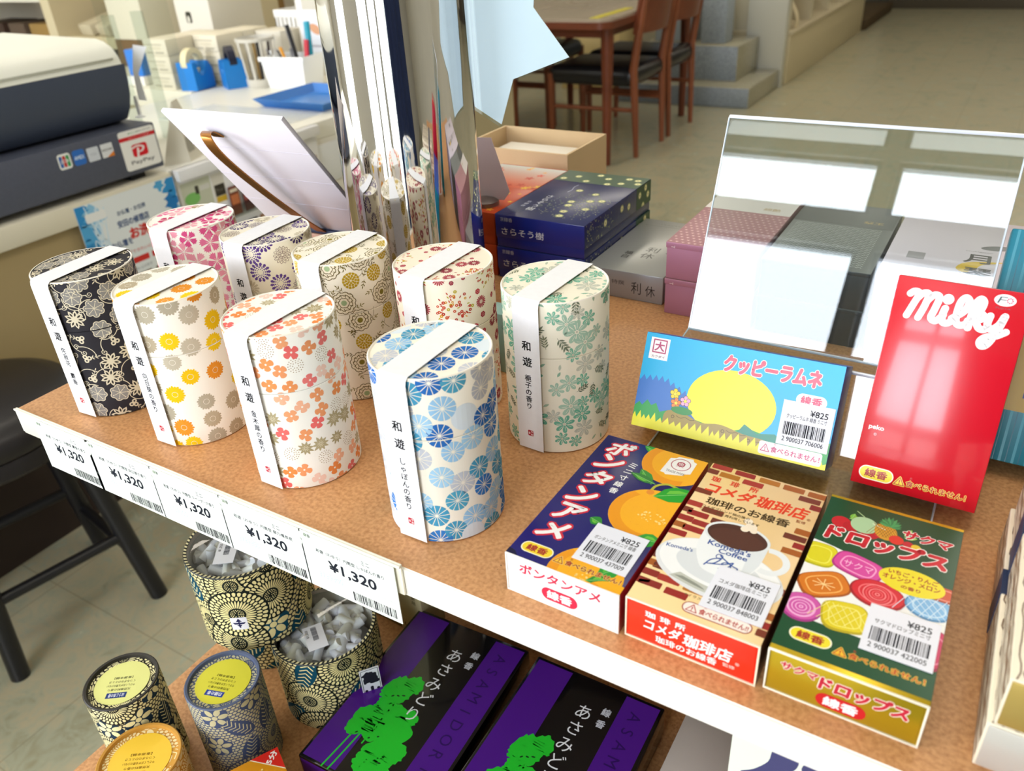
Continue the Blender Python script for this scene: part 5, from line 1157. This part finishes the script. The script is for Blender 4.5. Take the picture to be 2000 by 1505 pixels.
f = MB(); c.poly(rrect(0, 0, 44, 72, 4), '#f0f0ec'); c.up(); c.rect(0, 54, 44, 61, '#d0202a'); c.text('QRコード決済', 24, 57.5, 26, 3, '#f4c7c7', .02); c.text('ポイント', 18, 66, 12, 3.4, '#4a9a58', .03); c.text('ご利用いただけます', 31, 66.5, 18, 2.6, '#6c6c6c', .02)
c.poly(rrect(12, 22, 31, 45, 4), '#d6182a'); c.up(); c.stroke(spline([(17.5, 21.5), (19.5, 38)], 2), 2.6, '#f6ecec', caps=False); c.stroke(spline([(12, 38.5), (19, 41.5), (26, 38), (24, 31.5), (18.5, 30.5)], 5), 2.6, '#f6ecec'); c.text('PayPay', 22, 12.5, 29, 8.6, '#66666a', .02)
c.emit(f, lambda u, v, h: Vector((-1.012+h, .799+u*2.0, -.140+v*1.13)), h0=.0004); f.build('payment_sticker', pr)
f = MB(); c = Cv(gloss); c.poly(rrect(0, 0, 22, 22, 4), '#eef1ee'); c.poly(rrect(26, 0, 47, 22, 4), '#2f6fc4'); c.poly(rrect(51, 0, 72, 20, 2), '#d3d9e2'); c.poly(rrect(76, 0, 98, 20, 1), '#dfe2e6'); c.up()
for i, col in enumerate(('#2a5fae', '#c8322c', '#2c9a4a')): c.poly(rrect(2.5+6*i, 3, 7.5+6*i, 19, 1.5), col)
c.text('AMEX', 36.5, 11, 17, 5, '#cfe0f4', .04); c.text('VISA', 61.5, 10, 12, 4, '#b9bfca', .02); c.text('DISCOVER', 87, 11, 19, 3.2, '#3b3b40', .02); c.cx([(84, 0), (98, 0), (98, 7)], '#e2832c'); c.up(); c.text('JCB', 11, 11, 14, 5, '#f6f6f6', .02)
c.emit(f, lambda u, v, h: Vector((-1.012+h, .658+u*1.26, -.099+v*1.36)), h0=.0004); f.build('card_stickers', pr)
# pennant on a suction foot
t = thing('paper_flag', 'narrow white paper flag on a small white suction foot on the register', 'flag', (-1.085, .915, -.055)); f = MB(); f.lathe([(0, 0), (.012, 0), (.010, .003), (.004, .005), (.004, .030), (.0035, .045), (0, .045)], mat('#eef2f5', .3), 20); f.build('suction_foot', t)
f = MB(); f.prism([(.006, .036), (.022, .033), (.020, .09), (.050, .142), (.024, .148), (.010, .095)], lambda u, v, h: Vector((u*.8+.66*h, u*.66-.75*h, v)), -.0003, .0003, mat('#f3f6fb', .5)); f.build('flag_paper', t)
# triangular acrylic notice
t = thing('notice_stand', 'clear folded notice stand with pale printed sheets beside the register', 'notice', (0, 0, 0)); f = MB(); PB = mat('#ddd8c8', .4)
f.raw([(-1.062, .925, CTZ), (-1.03, .975, CTZ), (-1.062, 1.045, CTZ), (-1.095, .975, CTZ), (-1.062, .985, -.035), (-1.085, 1.02, -.035)], [(0, 1, 4), (1, 2, 5, 4), (2, 3, 5), (3, 0, 4, 5), (3, 2, 1, 0)], PB); c = Cv(); c.poly(rrect(8, 20, 40, 90, 2), '#a9a69a'); c.up(); c.circ(22, 60, 8, '#c9b9a8', 14); c.circ(22, 62, 3, '#b0574a', 10); c.emit(f, plane((-1.029, .975, CTZ), (-.032, .07, 0), (-.03, -.01, .13))); f.build('notice_sheet', t)
# posters hanging from the counter front
t = thing('counter_poster', 'blue and white printed poster hanging on the counter front', 'poster', (-1.0035, .652, -.545)); f = MB(); f.box(-.0006, 0, 0, .245, 0, .372, mat('#e6ecee', .4)); c = Cv(gloss); r = random.Random(6)
for x_, y_, R in ((10, 350, 26), (34, 340, 24), (14, 310, 24), (8, 280, 20), (236, 350, 22), (228, 320, 20), (240, 290, 14), (30, 285, 12), (12, 245, 16), (6, 215, 10), (205, 362, 12)): c.poly([(x_+R*(1+.35*sin(5*a+x_))*cos(a), y_+R*(1+.3*cos(4*a))*sin(a)) for a in [2*pi*i/24 for i in range(24)]], r.choice(['#2f8fd0', '#1f79bf', '#53a8db', '#8cc4e6']))
c.up()
for i in range(9): c.stroke(spline([(r.uniform(0, 50), r.uniform(220, 370)), (r.uniform(20, 70), r.uniform(220, 370)), (r.uniform(20, 60), r.uniform(220, 370))], 4), 2.2, '#d5e8f4', joint=False)
c.up(); c.k += 1; c.poly(rrect(18, 333, 64, 352, 3), '#eef0f0'); c.text('お仏壇・お位牌', 124, 333, 70, 10, '#35507a', .03); c.text('安田の修理店', 122, 310, 78, 15, '#2c4a80', .04); c.text('お洗濯', 142, 283, 74, 24, '#d6322c', .05); c.text('しませんか', 200, 296, 50, 12, '#4a6a9a', .03); c.text('大切なお仏壇を', 60, 270, 92, 15, '#2c4a80', .03); c.text('クリーニングできれいに', 92, 245, 110, 8, '#d87a78', .02); c.poly(rrect(28, 218, 134, 231, 2), '#d0302c'); c.poly(rrect(142, 218, 200, 231, 2), '#d0302c'); c.text('プロの技で丁寧に洗い上げます', 84, 206, 104, 6, '#7a8690', .01)
c.rect(30, 20, 130, 195, '#7a6a58'); c.rect(142, 20, 236, 195, '#8b7c62'); c.up(); c.rect(48, 60, 112, 150, '#54483c'); c.rect(160, 40, 218, 120, '#d9b72c'); c.cx([(134, 120), (141, 127), (134, 134)], '#cf2c2c')
c.emit(f, plane((0, 0, 0), (0, 1, 0), (0, 0, 1)), [(.4, .4), (244, .4), (244, 371), (.4, 371)]); f.build('poster_sheet', t)
# pamphlet rack in front of the counter
rk = thing('pamphlet_rack', 'white pamphlet rack with printed header against the counter front', 'rack', (-1.0145, .905, -.60)); f = MB(); WR = mat('#e9e9ea', .4)
f.box(0, .004, 0, .46, 0, .435, WR, .001); f.box(0, .022, 0, .46, .41, .435, WR, .001); c = Cv(gloss)
c.rect(8, 300, 92, 400, '#c9cdb9'); c.up(); c.poly(ell(34, 360, 22, 14, 24), '#7fc06a'); c.rect(60, 372, 88, 384, '#d8d8d2'); c.rect(46, 366, 56, 386, '#44423a'); c.text('お盆', 30, 326, 40, 20, '#c8283c', .04); c.text('提灯', 68, 326, 18, 12, '#a04a5a', .02); c.rect(96, 330, 132, 398, '#dedbd2'); c.up(); c.rect(100, 345, 130, 372, '#3a362f'); c.rect(100, 330, 130, 344, '#d9b437'); c.text('限定', 115, 359, 20, 8, '#c9c4b4', .03)
c.emit(f, plane((.004, 0, 0), (0, 1, 0), (0, 0, 1))); f.build('rack_back', rk)
for j in range(4): f = MB(); f.box(.0055, .020, .005, .455, .01+j*.092, .035+j*.092, acrylic('#e8ecec', .06), .001); f.build('rack_pocket', rk)
r = random.Random(12); protos = []
for k, (hx, hx2) in enumerate((('#7a3c2a', '#c8764a'), ('#54282a', '#a85a50'), ('#2f2a30', '#6d5c58'), ('#8a5a30', '#d09a62'))):
    for j in range(4):
        for i in range(11):
            if (i+j*3) % 4 != k: continue
            if not protos or len(protos) <= k:
                t = thing('leaflet', 'small brown printed leaflet in the white pamphlet rack', 'leaflet', (0, 0, 0), 0, 'leaflets in the pamphlet rack'); f = MB(); f.box(0, .0012, 0, .030, 0, .070, gloss(hx)); c = Cv(gloss); c.rect(3, 26, 27, 50, hx2); c.rect(3, 56, 27, 64, '#e4d8c4'); c.emit(f, plane((.0012, 0, 0), (0, 1, 0), (0, 0, 1))); f.build('leaflet_sheet', t); protos.append(t); q = t
            else: q = dup(protos[k])
            q.location = (-1.0145+.0098, .905+.012+i*.040, -.60+.0125+j*.092)
            if j == 3 and i < 3: q.location = (-1.0145+.0128, .905+.012+i*.040, -.60+.0125)
# blue tray on the counter end
t = thing('tray', 'shallow blue plastic tray on the white end of the counter', 'tray', (-1.075, 1.475, CTZ), radians(0)); f = MB(); BLU = mat('#2c78c8', .3); 
for prof_, nm in (([(.0, .004)], 'tray_floor'),):
    W0, L0 = .27, .25; o = [(-W0+.02, .02), (-.02, .02), (-.02, L0-.02), (-W0+.02, L0-.02)]; p = [(-W0, 0), (0, 0), (0, L0), (-W0, L0)]
    f.raw([(*q, .003) for q in o]+[(*q, .026) for q in p]+[(*q, .0) for q in o]+[(q[0]+(.003 if q[0] > -.1 else -.003), q[1]+(.003 if q[1] > .1 else -.003), .025) for q in p],
          [(0, 1, 2, 3), (0, 4, 5, 1), (1, 5, 6, 2), (2, 6, 7, 3), (3, 7, 4, 0), (11, 10, 9, 8), (8, 9, 13, 12), (9, 10, 14, 13), (10, 11, 15, 14), (11, 8, 12, 15), (4, 12, 13, 5), (5, 13, 14, 6), (6, 14, 15, 7), (7, 15, 12, 4)], BLU)
f.build('tray_shell', t)
t = thing('printed_mat', 'pale printed plastic mat lying on the counter top', 'mat', (-1.52, 1.27, CTZ)); f = MB(); f.box(0, .44, 0, .20, 0, .0012, mat('#dfe2e0', .25)); c = Cv(); r = random.Random(1)
for i in range(20): c.poly(ell(r.uniform(20, 420), r.uniform(20, 180), r.uniform(6, 16), r.uniform(3, 8), 14), '#c3c8ca')
c.emit(f, plane((0, 0, .0012), (1, 0, 0), (0, 1, 0))); f.build('mat_sheet', t)
# ================================================================== back desk with stationery
dk = thing('back_desk', 'cream back desk behind the register carrying tissue boxes and stationery', 'desk', (0, 0, 0)); DT = CTZ
f = MB(); f.box(-2.6, -1.77, 1.595, 2.3, DT-.06, DT, CRM, .003); f.box(-1.768, -1.06, 1.86, 2.5, DT-.06, DT, CRM, .003); f.build('desk_top', dk)
f = MB(); f.box(-2.6, -1.78, 1.62, 2.3, FZ, DT-.06, mat('#b7aa88', .6)); f.box(-1.78, -1.08, 1.9, 2.5, FZ, DT-.06, mat('#b7aa88', .6)); f.build('desk_front', dk)
tb_p = None
for j in range(3):
    for i in range(2):
        for d_ in range(2):
            lab = 'cream tissue carton printed with faint grey lettering, stacked on the back desk'
            if tb_p is None:
                tb_p = q = thing('tissue_box', lab, 'tissue box', (0, 0, 0), 0, 'tissue cartons stacked on the back desk'); f = MB(); f.box(0, .114, 0, .115, 0, .052, mat('#ded6c0', .6), .001); c = Cv(); c.text('エリナ', 22, 45, 26, 5, '#9a9482', .02); c.rect(6, 34, 92, 38, '#b7b09c'); c.rect(10, 8, 44, 14, '#b3ac98'); c.rect(52, 8, 96, 14, '#b3ac98'); c.rect(30, 20, 84, 30, '#d3cbb4'); c.emit(f, plane((0, 0, 0), (1, 0, 0), (0, 0, 1))); f.build('carton', q)
            else: q = dup(tb_p)
            q.location = (-1.967+i*.1155, 1.606+d_*.117+i*.112, DT+j*.0525)
tb_w = thing('wrapped_carton', 'cream paper wrapped carton with violet lettering beside the tissue cartons', 'carton', (-1.733, 1.85, DT)); f = MB(); f.box(-.0, .12, .035, .13, 0, .150, mat('#d8d2c2', .6), .002); c = Cv(); c.text('ティシュ', 80, 84, 90, 16, '#7a7a9a', .02); c.stroke(spline([(10, 60), (50, 70), (90, 58), (140, 66)], 4), 3, '#9a98b0', joint=False); c.emit(f, plane((0, .035, 0), (1, 0, 0), (0, 0, 1))); f.build('carton', tb_w)
def dispenser(x, y, z, rz, label, tapec):
    t = thing('tape_dispenser', label, 'tape dispenser', (x, y, z), rz); f = MB(); B = mat('#1f7fd0', .35)
    P = [(-.045, 0), (.045, 0), (.046, .058), (.030, .086), (.018, .086), (.010, .056), (-.004, .044), (-.020, .050), (-.028, .086), (-.045, .088)]
    f.prism(P, lambda u, v, h: Vector((h, u, v)), -.034, .034, B, None); f.build('dispenser_body', t)
    f = MB(); xf = Matrix.Translation((0, -.004, .085)) @ Matrix.Rotation(pi/2, 4, 'Y'); f.lathe([(.026, -.012), (.043, -.012), (.043, .012), (.026, .012), (.026, -.012)], mat(tapec, .4), 36, xf=xf); f.build('tape_roll', t)
dispenser(-1.795, 1.652, DT, radians(8), 'blue tape dispenser with a wide cream roll, left of the two', '#e2d8b0')
dispenser(-1.688, 1.715, DT, radians(60), 'blue tape dispenser with a dark navy roll, right of the two', '#14172e')
# wire basket / pen holder
t = thing('pen_basket', 'pale grey slatted round pen holder between the tape dispensers and the white tub', 'pen holder', (-1.597, 1.755, DT)); f = MB(); PG = mat('#cfcbbf', .4); f.lathe([(0, 0), (.050, 0), (.052, .004), (.052, .026), (.047, .026), (.047, .006), (0, .006)], PG, 36); f.build('base_ring', t)
f = MB(); f.lathe([(.058, .140), (.063, .140), (.064, .150), (.058, .151), (.058, .140)], PG, 36); f.build('top_ring', t)
for i in range(9): a = 2*pi*i/9+.2; f = MB(); f.tube([(.049*cos(a), .049*sin(a), .02), (.0605*cos(a), .0605*sin(a), .142)], .005, PG, 8, flat=.5); f.build('slat', t)
for i, (dx, dy, col, nm, lb) in enumerate(((-.02, .01, '#8a6a2a', 'pencil', 'brown pencil standing in the slatted pen holder'), (.015, -.01, '#1a1a1e', 'marker', 'black marker standing in the slatted pen holder'), (.02, .02, '#3a2a2a', 'brush_pen', 'dark brush pen standing in the slatted pen holder'))):
    f = MB(); f.tube([(0, 0, 0), (dx*.4, dy*.4, .135)], .0045, mat(col, .4), 10); o = f.build(nm); o.location = (-1.597+dx, 1.755+dy, DT+.007); tag(o, lb, 'pen')
# white tub with tools
t = thing('tool_tub', 'white plastic tub full of pens and scissors on the counter', 'tub', (-1.475, 1.785, DT), radians(8)); f = MB(); WT = mat('#f2f4f3', .35); b0 = [(-.07, -.05), (.07, -.05), (.07, .05), (-.07, .05)]
def sc(q, k): return [(x_*k, y_*k) for x_, y_ in q]
V = [(*q, .0) for q in b0]+[(*q, .095) for q in sc(b0, 1.18)]+[(*q, .095) for q in sc(b0, 1.12)]+[(*q, .006) for q in sc(b0, .95)]
F_ = [(3, 2, 1, 0)]+[(i, (i+1) % 4, 4+(i+1) % 4, 4+i) for i in range(4)]+[(4+i, 4+(i+1) % 4, 8+(i+1) % 4, 8+i) for i in range(4)]+[(8+i, 8+(i+1) % 4, 12+(i+1) % 4, 12+i) for i in range(4)]+[(12, 13, 14, 15)]
f.raw(V, F_, WT); f.build('tub_shell', t)
f = MB(); f.box(-.088, .088, -.0635, -.059, .083, .097, WT, .002); f.build('tub_rim', t)
for nm, lb, cat_, dx, dy, ex, ey, L, R_, col in (('marker', 'thick black marker leaning in the white tub', 'marker', .01, .02, -.05, .02, .17, .008, '#15161a'), ('ruler', 'white plastic ruler leaning in the white tub', 'ruler', -.03, -.01, -.045, 0, .10, .012, '#f4f6f6'),
        ('cutter', 'black and orange cutter leaning in the white tub', 'cutter', .01, -.02, -.045, .01, .11, .006, '#e8a020'), ('scissors', 'scissors with a red handle standing in the white tub', 'scissors', .045, .01, .0, .02, .13, .009, '#c01c30'), ('spatula', 'teal handled tool standing in the white tub', 'tool', .055, .025, -.02, .03, .18, .010, '#1c97b0'), ('pen', 'slim black pen leaning in the white tub', 'pen', .0, -.01, -.05, .0, .10, .004, '#22242a'), ('grey_pen', 'grey pen standing in the white tub', 'pen', .03, -.02, -.01, .0, .11, .0045, '#7c8088')):
    f = MB(); f.tube([(0, 0, 0), (ex*.4, ey*.4, L*.5), (ex, ey, L)], R_, mat(col, .4), 10, flat=.6); o = f.build(nm); o.location = (-1.475+dx, 1.785+dy, DT+.0075); tag(o, lb, cat_)
# acrylic partition posts on the counter
t = thing('acrylic_partition', 'clear acrylic partition standing on the counter behind the register', 'partition', (-1.30, 1.02, CTZ)); f = MB(); f.box(0, .006, 0, .20, .0, .62, acrylic('#fafcfb', .03)); f.build('clear_panel', t); f = MB(); f.box(-.012, .018, .02, .035, 0, .30, acrylic('#f0f4f2', .04)); f.box(-.012, .018, .10, .115, 0, .30, acrylic('#f0f4f2', .04)); f.build('support_foot', t)
# blue small box and white sheet behind the register
t = thing('blue_bin', 'small bright blue plastic bin on the back desk behind the register', 'bin', (-2.13, 1.64, DT)); f = MB(); f.box(0, .075, 0, .07, 0.03, .115, mat('#2f80dd', .4), .003); f.build('bin_body', t); f = MB(); f.box(-.01, .085, -.01, .08, 0, .029, mat('#e8e6e0', .5), .002); f.build('bin_base', t)
# white desktop machines and trays further back
t = thing('white_machine', 'pale cream office machine standing behind the tissue cartons', 'machine', (-2.14, 1.90, DT)); f = MB(); f.box(0, .185, 0, .25, .0, .34, mat('#d9d5c8', .5), .006); c = Cv(); c.poly(rrect(52, 168, 82, 206, 7), '#3a3a30'); c.up(); c.poly(ell(64, 180, 7, 12, 16), '#d8d4c6'); c.emit(f, plane((0, 0, 0), (1, 0, 0), (0, 0, 1))); f.build('machine_body', t)
t = thing('white_machine', 'pale cream cabinet standing at the left end of the back desk', 'cabinet', (-2.57, 1.92, DT)); f = MB(); f.box(0, .205, 0, .25, .0, .10, mat('#6b5130', .6)); f.box(0, .205, -.0, .25, .1005, .42, mat('#d8d2bd', .5), .003); f.build('cabinet_body', t)
t = thing('white_basket', 'white slatted plastic basket on the back desk', 'basket', (-1.765, 2.02, DT)); f = MB(); WB = mat('#f4f4f2', .4)
for i in range(9): f.box(i*.0205, i*.0205+.012, 0, .004, .0, .19, WB)
f.box(0, .18, -.003, .006, .175, .20, WB, .002); f.box(0, .18, -.003, .006, 0, .02, WB, .002); f.box(0, .18, .14, .146, 0, .20, WB); f.box(0, .004, 0, .14, 0, .2, WB); f.box(.176, .18, 0, .14, 0, .2, WB); f.build('basket_shell', t)
def sheet_on_wall(nm, lab, cat, x, y, wd, z0, z1, paint, bgc='#f0efea', rz=0.):
    t = thing(nm, lab, cat, (x, y, z0), rz); f = MB(); f.box(0, wd, -.001, 0, 0, z1-z0, mat(bgc, .5)); c = Cv(); paint(c, wd*1000, (z1-z0)*1000); c.emit(f, plane((0, -.001, 0), (1, 0, 0), (0, 0, 1)), [(.5, .5), (wd*1000-.5, .5), (wd*1000-.5, (z1-z0)*1000-.5), (.5, (z1-z0)*1000-.5)]); f.build('sheet', t)
def p1(c, W, H): c.rect(20, H*.55, W-20, H*.95, '#d2cdbf'); c.up(); c.cx(ell(W*.55, H*.32, W*.22, H*.06, 18, -.4), '#d8a482'); c.rect(30, H*.10, W-30, H*.13, '#b9b9c4')
def p2(c, W, H):
    c.text('大感謝', W*.55, H*.86, W*.6, H*.10, '#c8323a', .05); c.text('お得', W*.5, H*.66, W*.5, H*.10, '#c8323a', .05); r = random.Random(4)
    for i in range(14): c.poly(ell(r.uniform(10, W-10), r.uniform(8, H*.55), r.uniform(5, 11), r.uniform(3, 8), 12), r.choice(['#c9ae4c', '#b9903c', '#d8c98a', '#c7c2b0']))
# partition panel that carries the posters
f = MB(); f.box(-1.595, -1.04, 1.96, 1.985, DT, .60, mat('#e6e3d8', .6)); o = f.build('notice_board'); tag(o, 'upright pale board carrying printed posters at the counter end', 'notice board')
sheet_on_wall('poster', 'white poster with a peach coloured picture on the panel', 'poster', -1.585, 1.9585, .12, -.10, .16, p1, '#e8edf8')
sheet_on_wall('poster', 'cream poster with red lettering and gold ornaments on the panel', 'poster', -1.43, 1.9585, .30, -.14, .18, p2, '#f2eee2')
# wall shelves at the far left
CAB = mat('#c9bd98', .6); DKB = mat('#4a3018', .6)
cb_ = thing('wall_cabinet', 'beige open shelf cabinet along the far left wall with goods on it', 'cabinet', (0, 2.3, 0)); f = MB()
f.box(-4.5, -2.6, .55, .60, FZ, 1.2, mat('#8a6c3c', .6)); f.build('cabinet_back', cb_)
for z_ in (-.20, .03, .32): f = MB(); f.box(-4.5, -3.60, 0, .55, z_, z_+.035, mat('#e4e0d0', .5)); f.build('shelf_board', cb_)
for z_ in (-.145,): f = MB(); f.box(-3.53, -2.62, .02, .55, z_-.03, z_+.02, CAB); f.build('shelf_board', cb_)
for x_ in (-3.60, -2.66): f = MB(); f.box(x_, x_+.07, -.02, .55, FZ, 1.2, mat('#d3c7a4', .5)); f.build('upright', cb_)
f = MB(); f.box(-4.5, -2.6, .03, .54, FZ, -.22, DKB); f.build('lower_doors', cb_)
r = random.Random(7)
for i in range(6):
    t = thing('paper_bundle', 'pale bundle of papers lying on the shelf of the beige cabinet', 'papers', (-3.46+.14*i, 2.36, -.124), 0, 'paper bundles on the cabinet shelf'); f = MB(); f.box(0, .10, 0, .34, 0, .05, mat('#c7bda0', .6), .004, 2, None, Matrix.Rotation(r.uniform(.1, .5), 4, 'X') @ Matrix.Rotation(r.uniform(-.1, .1), 4, 'Z')); f.build('papers', t)
for i, (x_, col, w_) in enumerate(((-4.35, '#3c2a20', .25), (-4.05, '#5a4a3c', .14), (-3.86, '#9a7c44', .18))):
    t = thing('altar_goods_box', ('dark brown box on the white cabinet shelf', 'grey brown box on the white cabinet shelf', 'golden brown box on the white cabinet shelf')[i], 'box', (x_, 2.34, -.1645)); f = MB(); f.box(0, w_, 0, .2, 0, .09, mat(col, .5), .003); f.build('box_body', t)
t = thing('altar_goods_box', 'long dark red brown box on the upper cabinet shelf', 'box', (-4.3, 2.34, .0655)); f = MB(); f.box(0, .45, 0, .25, 0, .16, mat('#4a2218', .5), .003); f.build('box_body', t)
# ================================================================== dining table, chairs
WD = mat('#7a3f28', .35, noise=.25, nscale=6); WD2 = mat('#8e5033', .38, noise=.2, nscale=6); SE = mat('#1a1b1f', .3)
TZ = .695
dt = thing('dining_table', 'brown wooden dining table with tapered legs in the shop behind', 'table', (0, 0, FZ)); f = MB(); o = rrect(-2.02, 3.36, -1.09, 4.78, .07, 6)
f.prism(o, lambda u, v, h: Vector((u, v, h)), TZ-.012, TZ, mat('#c3b6a4', .12, noise=.2, nscale=2)); f.prism(rrect(-2.03, 3.35, -1.08, 4.79, .07, 6), lambda u, v, h: Vector((u, v, h)), TZ-.042, TZ-.0125, WD, None, True); f.build('table_top', dt)
for x_, y_ in ((-1.157, 3.504), (-1.95, 3.504), (-1.19, 4.64), (-1.95, 4.64)): f = MB(); f.lathe([(.019, 0), (.024, .3), (.032, TZ-.043)], WD, 20, c=(x_, y_, 0)); f.build('leg', dt)
f = MB(); f.box(-1.93, -1.18, 3.52, 4.62, TZ-.10, TZ-.043, WD); f.build('table_apron', dt)
t = thing('table_sheet', 'strip of yellow paper lying on the dining table', 'paper', (-1.20, 3.40, FZ+TZ)); f = MB(); f.box(0, .045, 0, .40, .0002, .002, mat('#cdc33a', .4)); f.build('sheet', t)
def chair(x, y, rz, label):
    """front faces local -x; origin at floor centre"""
    t = thing('dining_chair', label, 'chair', (x, y, FZ), rz)
    for sy in (-1, 1):
        f = MB(); f.tube([(-.24, sy*.185, 0), (-.235, sy*.19, .40)], [.014, .019], WD2, 12); f.build('leg', t)
        f = MB(); f.tube([(.245, sy*.175, 0), (.235, sy*.18, .25), (.225, sy*.185, .43), (.25, sy*.185, .60), (.285, sy*.185, .78)], [.013, .018, .021, .020, .016], WD2, 12); f.build('leg', t)
        f = MB(); f.tube([(-.237, sy*.188, .235), (.232, sy*.18, .235)], .011, WD2, 10); f.build('stretcher', t)
    f = MB(); f.box(-.25, .24, -.205, .205, .345, .44, SE, .04, 4); f.build('seat', t)
    f = MB(); n = 14; P = []
    for i in range(n+1):
        v = -1+2*i/n; P.append((.225+.055*(1-v*v), v*.205))
    vs = []
    for (px_, py_) in P:
        for z_, o_ in ((.595, 0), (.80, .035)):
            vs += [(px_+o_, py_, z_), (px_+o_+.016, py_, z_)]
    fs = []
    for i in range(n): a = i*4; b = a+4; fs += [(a, b, b+2, a+2), (a+1, a+3, b+3, b+1), (a+2, b+2, b+3, a+3), (a, a+1, b+1, b)]
    fs += [(0, 2, 3, 1), (n*4, n*4+1, n*4+3, n*4+2)]; f.raw(vs, fs, WD, True); f.build('backrest', t)
    return t
ch = chair(-1.32, 3.86, 0, 'brown wooden dining chair with black seat, near one on the right of the table')
dup(ch, None, (-1.325, 4.32, FZ), 0, 'brown wooden dining chair with black seat, far one on the right of the table')
dup(ch, None, (-2.06, 3.92, FZ), pi, 'brown wooden dining chair with black seat, near one on the left of the table')
dup(ch, None, (-2.06, 4.36, FZ), pi, 'brown wooden dining chair with black seat, far one on the left of the table')
t = thing('cream_carton', 'cream carton standing on the floor beyond the dining table', 'carton', (-2.32, 5.22, FZ)); f = MB(); f.box(0, .45, 0, .3, 0, .42, mat('#d8c48c', .6), .004); f.build('carton_body', t)
t = thing('paper_stack', 'white stack with a violet cover on top of the cream carton', 'paper stack', (-2.10, 5.24, FZ+.4205)); f = MB(); f.box(0, .24, 0, .2, 0, .05, mat('#e9e6e2', .5), .002); f.build('papers', t); f = MB(); f.box(0, .24, 0, .2, .0505, .066, mat('#4a2ca0', .4), .002); f.build('violet_cover', t)
# ================================================================== granite steps, wall unit
def granite():
    m = mat('#a9b4bf', .35, noise=.5, nscale=160, col2='#7f8a96'); return m
GN = granite(); GP = mat('#aaa690', .12, noise=.25, nscale=90)
g = thing('granite_monument', 'grey granite monument base in stepped blocks on the shop floor', 'monument', (0, 0, FZ)); f = MB(); f.box(-1.75, -.868, 4.93, 5.62, 0, .118, GN, .008, 2, {'+x': GP, '+z': GP}); f.build('base_slab', g)
f = MB(); f.box(-1.68, -1.02, 5.14, 5.60, .118, .325, GN, .006, 2, {'+x': GP, '+z': GP}); f.build('middle_block', g)
f = MB(); f.box(-1.30, -1.14, 5.24, 5.40, .325, .60, GN, .006); f.build('small_pillar', g)
f = MB(); f.box(-1.64, -1.36, 5.30, 5.58, .325, .95, GN, .006); f.build('main_stone', g)
ps = thing('white_partition', 'white partition end standing behind the granite steps', 'partition', (0, 0, FZ)); f = MB(); f.box(-1.12, -.862, 5.635, 5.70, 0, 2.0, mat('#d2d3cb', .5), .003); f.build('partition_panel', ps)
un = thing('wall_display_unit', 'long beige display unit with a plain base running into the distance', 'display unit', (0, 0, FZ)); BS = mat('#c6ba98', .45)
f = MB(); f.box(-1.6, -.842, 5.705, 8.3, 0, .315, BS, .004); f.build('unit_base', un)
f = MB(); f.box(-1.6, -.83, 5.705, 8.32, .3155, .34, mat('#c9bea0', .45), .003); f.build('unit_top', un)
for y_ in (5.71, 6.30, 6.85, 7.4, 7.95): f = MB(); f.box(-1.6, -.86, y_, y_+.05, .3405, 1.9, mat('#d6cfb8', .5), .003); f.build('unit_divider', un)
f = MB(); f.box(-1.6, -1.55, 5.76, 8.3, .3405, 1.9, mat('#b9915a', .5)); f.build('unit_back', un)
for i, (y_, col, w_, h_, lb) in enumerate(((5.80, '#a8763a', .30, .7, 'brown wooden altar cabinet in the nearest bay of the display unit'), (6.38, '#9a6428', .26, .6, 'dark wooden altar cabinet in the second bay of the display unit'), (6.93, '#cfd4da', .34, .16, 'pale patterned box in the third bay of the display unit'), (7.5, '#5a5a40', .3, .4, 'olive box in the fourth bay of the display unit'))):
    t = thing('altar_cabinet', lb, 'cabinet' if i < 2 else 'box', (-1.40, y_, FZ+.3402)); f = MB(); f.box(0, .42, 0, w_, 0, h_, mat(col, .5), .004); f.build('cabinet_body', t)
t = thing('price_slip', 'curled cream price slip hanging at the corner of the display unit', 'price slip', (-.90, 5.84, FZ+.3405)); f = MB(); f.raw([(.05*sin(a*1.3), 0, .16-.16*a/1.6+.0) for a in [1.6*i/8 for i in range(9)]]+[(.05*sin(a*1.3), .08, .16-.16*a/1.6) for a in [1.6*i/8 for i in range(9)]], [(i, i+1, i+10, i+9) for i in range(8)], mat('#e3d5b4', .5), True); f.build('slip', t)
t = thing('low_cabinet', 'low dark cabinet with a glass front against the far back wall', 'cabinet', (-.9, 10.0, FZ)); f = MB(); f.box(0, 4.2, 0, .25, 0, .9, mat('#5a544a', .4), .004); f.build('cabinet_body', t)
t = thing('entrance_mat', 'dark brown mat corner on the floor beside the display unit', 'mat', (-.83, 8.35, FZ)); f = MB(); f.box(-.4, .02, 0, 1.4, .0002, .09, mat('#4a3a22', .7), .004); f.build('mat_body', t)
